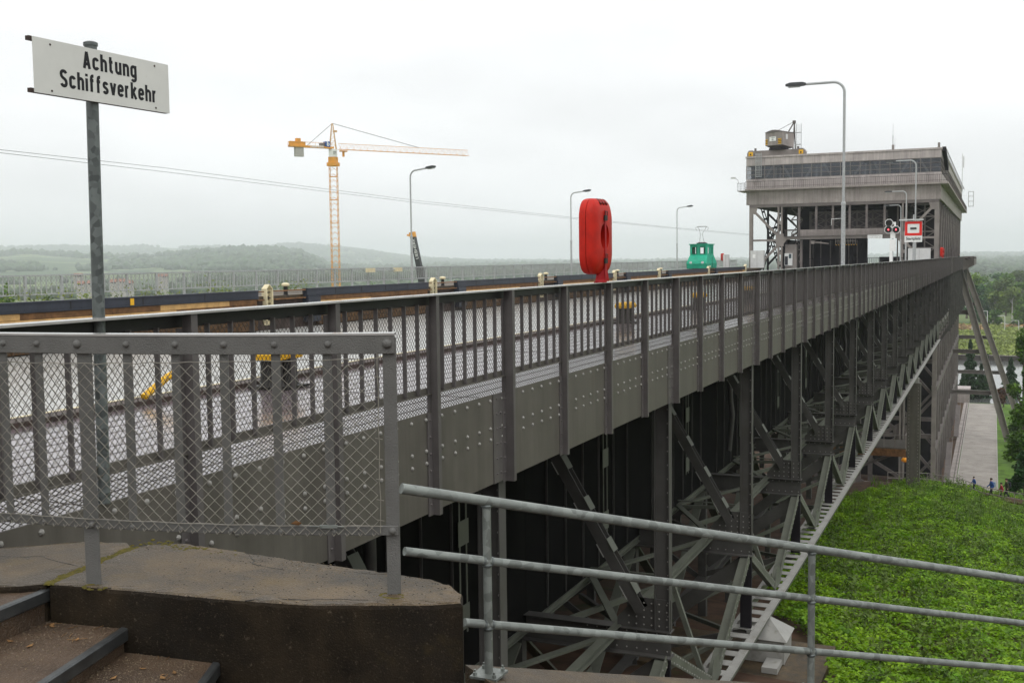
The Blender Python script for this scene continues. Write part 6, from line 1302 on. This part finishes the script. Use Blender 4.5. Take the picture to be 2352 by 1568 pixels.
# weeds growing on the far towpath
for i, (a, b, d) in enumerate(((190, 676, 55), (70, 690, 48), (345, 670, 60), (500, 660, 70), (672, 652, 80))):
    p = onX(a, b + 8, XLR + .4); k = 160; gg = np.random.default_rng(70 + i); C = np.stack([p.x + gg.normal(0, .25, k), p.y + gg.normal(0, 1.0, k), ZG + .1 + np.abs(gg.normal(0, .28, k))], 1)
    o = place('weed_clump', leaf_mesh('weed_clump', C, gg.uniform(.05, .11, k), 'leaf_weed', .2, 1.6, 5)); tag(o, ('green weeds at the far railing left of the sign pole', 'weeds at the far railing near the left frame edge', 'weeds at the far railing right of the sign pole', 'dry weeds at the far railing left of the tower crane', 'weeds at the far railing just left of the crane mast')[i], 'weeds', 'weed clumps along the far railing'); o['kind'] = 'stuff'
# far woods on the hills
def far_woods():
    g = np.random.default_rng(9); ico = bmesh.new(); bmesh.ops.create_icosphere(ico, subdivisions=1, radius=1); iv = np.array([v.co[:] for v in ico.verts]); jf = np.array([[v.index for v in f.verts] for f in ico.faces]); ico.free()
    n = 42000; ph = np.where(g.random(n) < .74, g.uniform(math.radians(-56), math.radians(-20), n), g.uniform(math.radians(-20), math.radians(12), n)); r = 760 + 10200 * g.random(n) ** 1.35; x, y = r * np.sin(ph), r * np.cos(ph)
    dens = fbm(x, y, .0026, 3) + .7 * sst((r - 6200) / 2500); k = dens > np.where(ph > -.12, -.9, .02) + .3 * g.random(n); k &= ~((r < 760) & (ph > -.3)); x, y, r = x[k], y[k], r[k]; z = hgt(x, y); m_ = len(x)
    s = g.uniform(5, 10, m_) * (1 + 1.3 * sst((r - 1500) / 5000)); V = (iv[None] * (np.stack([s, s, s * g.uniform(.7, 1.1, m_)], 1))[:, None] * g.uniform(.8, 1.2, (m_, len(iv), 1)) + np.stack([x, y, z + s * .55], 1)[:, None]).reshape(-1, 3); F = (jf[None] + (np.arange(m_) * len(iv))[:, None, None]).reshape(-1, 3)
    me = bpy.data.meshes.new('far_woods'); nv, nf = len(V), len(F); me.vertices.add(nv); me.vertices.foreach_set('co', V.astype(np.float32).ravel()); me.loops.add(3 * nf); me.loops.foreach_set('vertex_index', F.astype(np.int32).ravel()); me.polygons.add(nf); me.polygons.foreach_set('loop_start', np.arange(0, 3 * nf, 3, dtype=np.int32)); me.update(calc_edges=True)
    M['woods'] = leafmat('far_woods', (.030, .058, .022), (.055, .09, .03), .01, .1); me.materials.append(M['woods']); o = place('far_woods', me); o['kind'] = 'stuff'; o['label'] = 'hazy wooded hills beyond the canal'
far_woods()
# village houses in the valley
hl = ['reddish roofed house in the far valley left of the sign pole', 'pale house in the far valley just left of the sign pole', 'small pale house in the valley close to the sign pole', 'pale wide house in the valley right of the sign pole', 'pink roofed house in the valley right of the sign pole', 'pale house farthest right in the valley village', 'red roofed house on the valley edge above the far railing']
for i, (x_, y_, d_, w) in enumerate(((180, 637, 1300, 18), (186, 657, 1050, 14), (208, 655, 1080, 9), (262, 652, 1120, 12), (284, 651, 1150, 22), (300, 655, 1080, 9), (375, 638, 1350, 20))):
    p = atd(x_, y_, d_); gz = min(float(hgt(p.x, p.y)), p.z); W_ = .5 * w * d_ / 2509; h = thing('village_house', hl[i], 'house', (p.x, p.y, gz), 'houses in the far valley')
    ax, ay = Vector((.9, .43, 0)), Vector((-.43, .9, 0)); q = lambda u, v, z: Vector((p.x, p.y, 0)) + ax * u + ay * v + Vector((0, 0, z)); wl = MB().hexa([q(-W_, -4, gz - 1), q(W_, -4, gz - 1), q(W_, 4, gz - 1), q(-W_, 4, gz - 1), q(-W_, -4, p.z + 2), q(W_, -4, p.z + 2), q(W_, 4, p.z + 2), q(-W_, 4, p.z + 2)]).build('wall', 'wallp', h)
    MB().prism([q(-W_ - .5, -4.6, p.z + 2.01), q(-W_ - .5, 4.6, p.z + 2.01), q(-W_ - .5, 0, p.z + 5)], ax * (2 * W_ + 1)).build('roof', 'roof', h)
    for u in (-.5, .1, .6): MB().prism([q(u * W_, -4.02, p.z + .6), q(u * W_ + 1.2, -4.02, p.z + .6), q(u * W_ + 1.2, -4.02, p.z + 2.2), q(u * W_, -4.02, p.z + 2.2)], ay * -.05).build('window', 'jdark', wl)
# ------------------------------------------------------------------ footpath on the brow with its railing and the walkers
FP = [atd(x, y, d) for x, y, d in ((2040, 1104, 88), (2130, 1106, 89), (2200, 1117, 89), (2260, 1138, 88.5), (2330, 1151, 88), (2420, 1165, 86), (2520, 1180, 82))]
FPZ = [Vector((p.x, p.y, max(p.z - .1, float(hgt(p.x, p.y)) + .02))) for p in FP]; FP = [Vector((p.x, p.y, min(p.z, float(hgt(p.x, p.y)) + .05))) if i < 3 else p for i, p in enumerate(FP)]; m = MB()
for a, b in zip(FP, FP[1:]): m.prism([a + Vector((0, -.3, -.02)), b + Vector((0, -.3, -.02)), b + Vector((.2, 1.5, -.02)), a + Vector((.2, 1.5, -.02))], (0, 0, -.3))
struct(m.build('footpath', 'soil'))
FP = FPZ; fr = thing('path_railing', 'thin grey railing along the footpath on the brow below the walkers', 'railing', FP[2])
for dz_ in (.42, .88): MB().tube([p + Vector((0, -.4, dz_)) for p in FP], .03, 6).build('rail', 'lsteelp', fr)
for a, b in zip(FP, FP[1:]):
    for t in (0, .5): p = a.lerp(b, t); MB().tube([p + Vector((0, -.4, -.3)), p + Vector((0, -.4, .9))], .03, 6).build('post', 'lsteelp', fr)
bn = thing('litter_bin', 'small dark box standing in the grass on the brow', 'bin', atd(2113, 1128, 84)); q = atd(2113, 1130, 84); MB().box(q.x - .17, q.x + .17, q.y - .15, q.y + .15, q.z - .42, q.z + .14).build('box', 'jdark', bn); MB().box(q.x - .2, q.x + .2, q.y - .18, q.y + .18, q.z + .141, q.z + .2).build('lid', 'jdark', bn)
def person(lab, loc, H, jacket, trousers, face, stride=.28, hair='hair', pack=None, arm=.2):
    """one continuous body grown over a joint skeleton; face = walking direction angle"""
    k = H / 1.75; P = {}; s = stride
    J = [('pelvis', (0, 0, .95)), ('waist', (.01, 0, 1.1)), ('chest', (.03, 0, 1.33)), ('neck', (.04, 0, 1.50)), ('head', (.06, 0, 1.60)), ('crown', (.05, 0, 1.70)),
         ('hipL', (0, .10, .90)), ('kneeL', (s * .55, .10, .50)), ('ankL', (s * .75, .10, .09)), ('toeL', (s * .75 + .18, .11, .035)),
         ('hipR', (0, -.10, .90)), ('kneeR', (-s * .15, -.10, .49)), ('ankR', (-s * 1.0, -.10, .13)), ('toeR', (-s * 1.0 + .15, -.11, .05)),
         ('shL', (.02, .19, 1.42)), ('elL', (-arm * .5, .25, 1.14)), ('haL', (-arm * .2 + .05, .24, .90)), ('shR', (.02, -.19, 1.42)), ('elR', (arm * .4, -.25, 1.15)), ('haR', (arm + .12, -.22, .96))]
    E_ = [('pelvis', 'waist'), ('waist', 'chest'), ('chest', 'neck'), ('neck', 'head'), ('head', 'crown'), ('pelvis', 'hipL'), ('hipL', 'kneeL'), ('kneeL', 'ankL'), ('ankL', 'toeL'), ('pelvis', 'hipR'), ('hipR', 'kneeR'), ('kneeR', 'ankR'), ('ankR', 'toeR'), ('chest', 'shL'), ('shL', 'elL'), ('elL', 'haL'), ('chest', 'shR'), ('shR', 'elR'), ('elR', 'haR')]
    rad = dict(pelvis=.155, waist=.14, chest=.165, neck=.06, head=.10, crown=.085, hipL=.10, hipR=.10, kneeL=.068, kneeR=.068, ankL=.05, ankR=.05, toeL=.04, toeR=.04, shL=.075, shR=.075, elL=.052, elR=.052, haL=.042, haR=.042)
    idx = {n_: i for i, (n_, _) in enumerate(J)}; me = bpy.data.meshes.new('body'); me.from_pydata([tuple(np.array(c) * k) for _, c in J], [(idx[a], idx[b]) for a, b in E_], []); ob = bpy.data.objects.new('body_skeleton', me); COL.objects.link(ob)
    ob.modifiers.new('Skin', 'SKIN'); sv = me.skin_vertices[0].data
    for n_, i in idx.items(): r = rad[n_] * k; sv[i].radius = (r * (1.0 if n_ not in ('chest', 'waist', 'pelvis') else .82), r)
    sv[0].use_root = True; ob.modifiers.new('Sub', 'SUBSURF').levels = 1; bpy.context.view_layer.update()
    bm2 = bpy.data.meshes.new_from_object(ob.evaluated_get(bpy.context.evaluated_depsgraph_get())); bpy.data.objects.remove(ob); bm2.name = 'body'; bm2.materials.clear()
    for mm in (jacket, trousers, 'skin', 'jdark'): bm2.materials.append(M[mm])
    for f in bm2.polygons:
        c = f.center / k; f.use_smooth = True; f.material_index = 2 if c.z > 1.51 or (abs(c.y) > .19 and c.z < .98 and c.z > .8) else 3 if c.z < .11 else 1 if c.z < .94 else 0
    t = local('person', lab, 'person', loc, 'people walking on the footpath', face); place('body', bm2, t)
    h = MB(); h.lathe([(.02, .0), (.088, .02), (.112, .07), (.10, .125), (.06, .16), (.0, .17)], (0, 0, 0), 10); hm = h.mesh('hair', hair, True); o = place('hair', hm, t, (.035 * k, 0, 1.60 * k)); o.scale = (k, k, k)
    if pack: MB().box(-.30 * k, -.13 * k, -.15 * k, .15 * k, 1.02 * k, 1.45 * k).build('backpack', pack, t, bevel=.04 * k)
    return t
def foot(x, y, d): p = atd(x, y, d); return (p.x, p.y, p.z)
person('child in blue jacket walking in front of the group on the footpath', foot(2237, 1130, 90.5), 1.32, 'jblue', 'jdark', math.radians(200), .2)
person('tall person in blue jacket with pale backpack on the footpath', foot(2277, 1146, 89), 1.75, 'jblue', 'jdark', math.radians(195), .3, pack='jpale')
person('person in red jacket beside the dark dressed one on the footpath', foot(2300, 1152, 88.5), 1.58, 'jred', 'jdark', math.radians(190), .25)
person('person in dark clothes with a dark backpack, last of the group on the footpath', foot(2312, 1148, 89.5), 1.80, 'jgreen', 'jdark', math.radians(190), .28, pack='jdark')
# people leaning at the gallery railing by the lift
q = onX(2246, 596, XA - .6); person('tiny dark person standing at the gallery railing beside the lift', (q.x, 226, ZG), 1.78, 'jdark', 'jdark', 0, .05)
# ------------------------------------------------------------------ haze
hz = MB().box(-15000, 15000, -15000, 15000, -42, 235).mesh('haze', 'ink'); hz.materials.clear()
hm = bpy.data.materials.new('haze'); hm.use_nodes = True; nt = hm.node_tree; nt.nodes.remove(nt.nodes['Principled BSDF']); v = nt.nodes.new('ShaderNodeVolumePrincipled'); v.inputs['Density'].default_value = .00015; v.inputs['Color'].default_value = (.93, .97, 1.0, 1); v.inputs['Anisotropy'].default_value = .2; nt.links.new(v.outputs[0], nt.nodes['Material Output'].inputs['Volume'])
hz.materials.append(hm); ho = place('haze', hz); ho['kind'] = 'stuff'
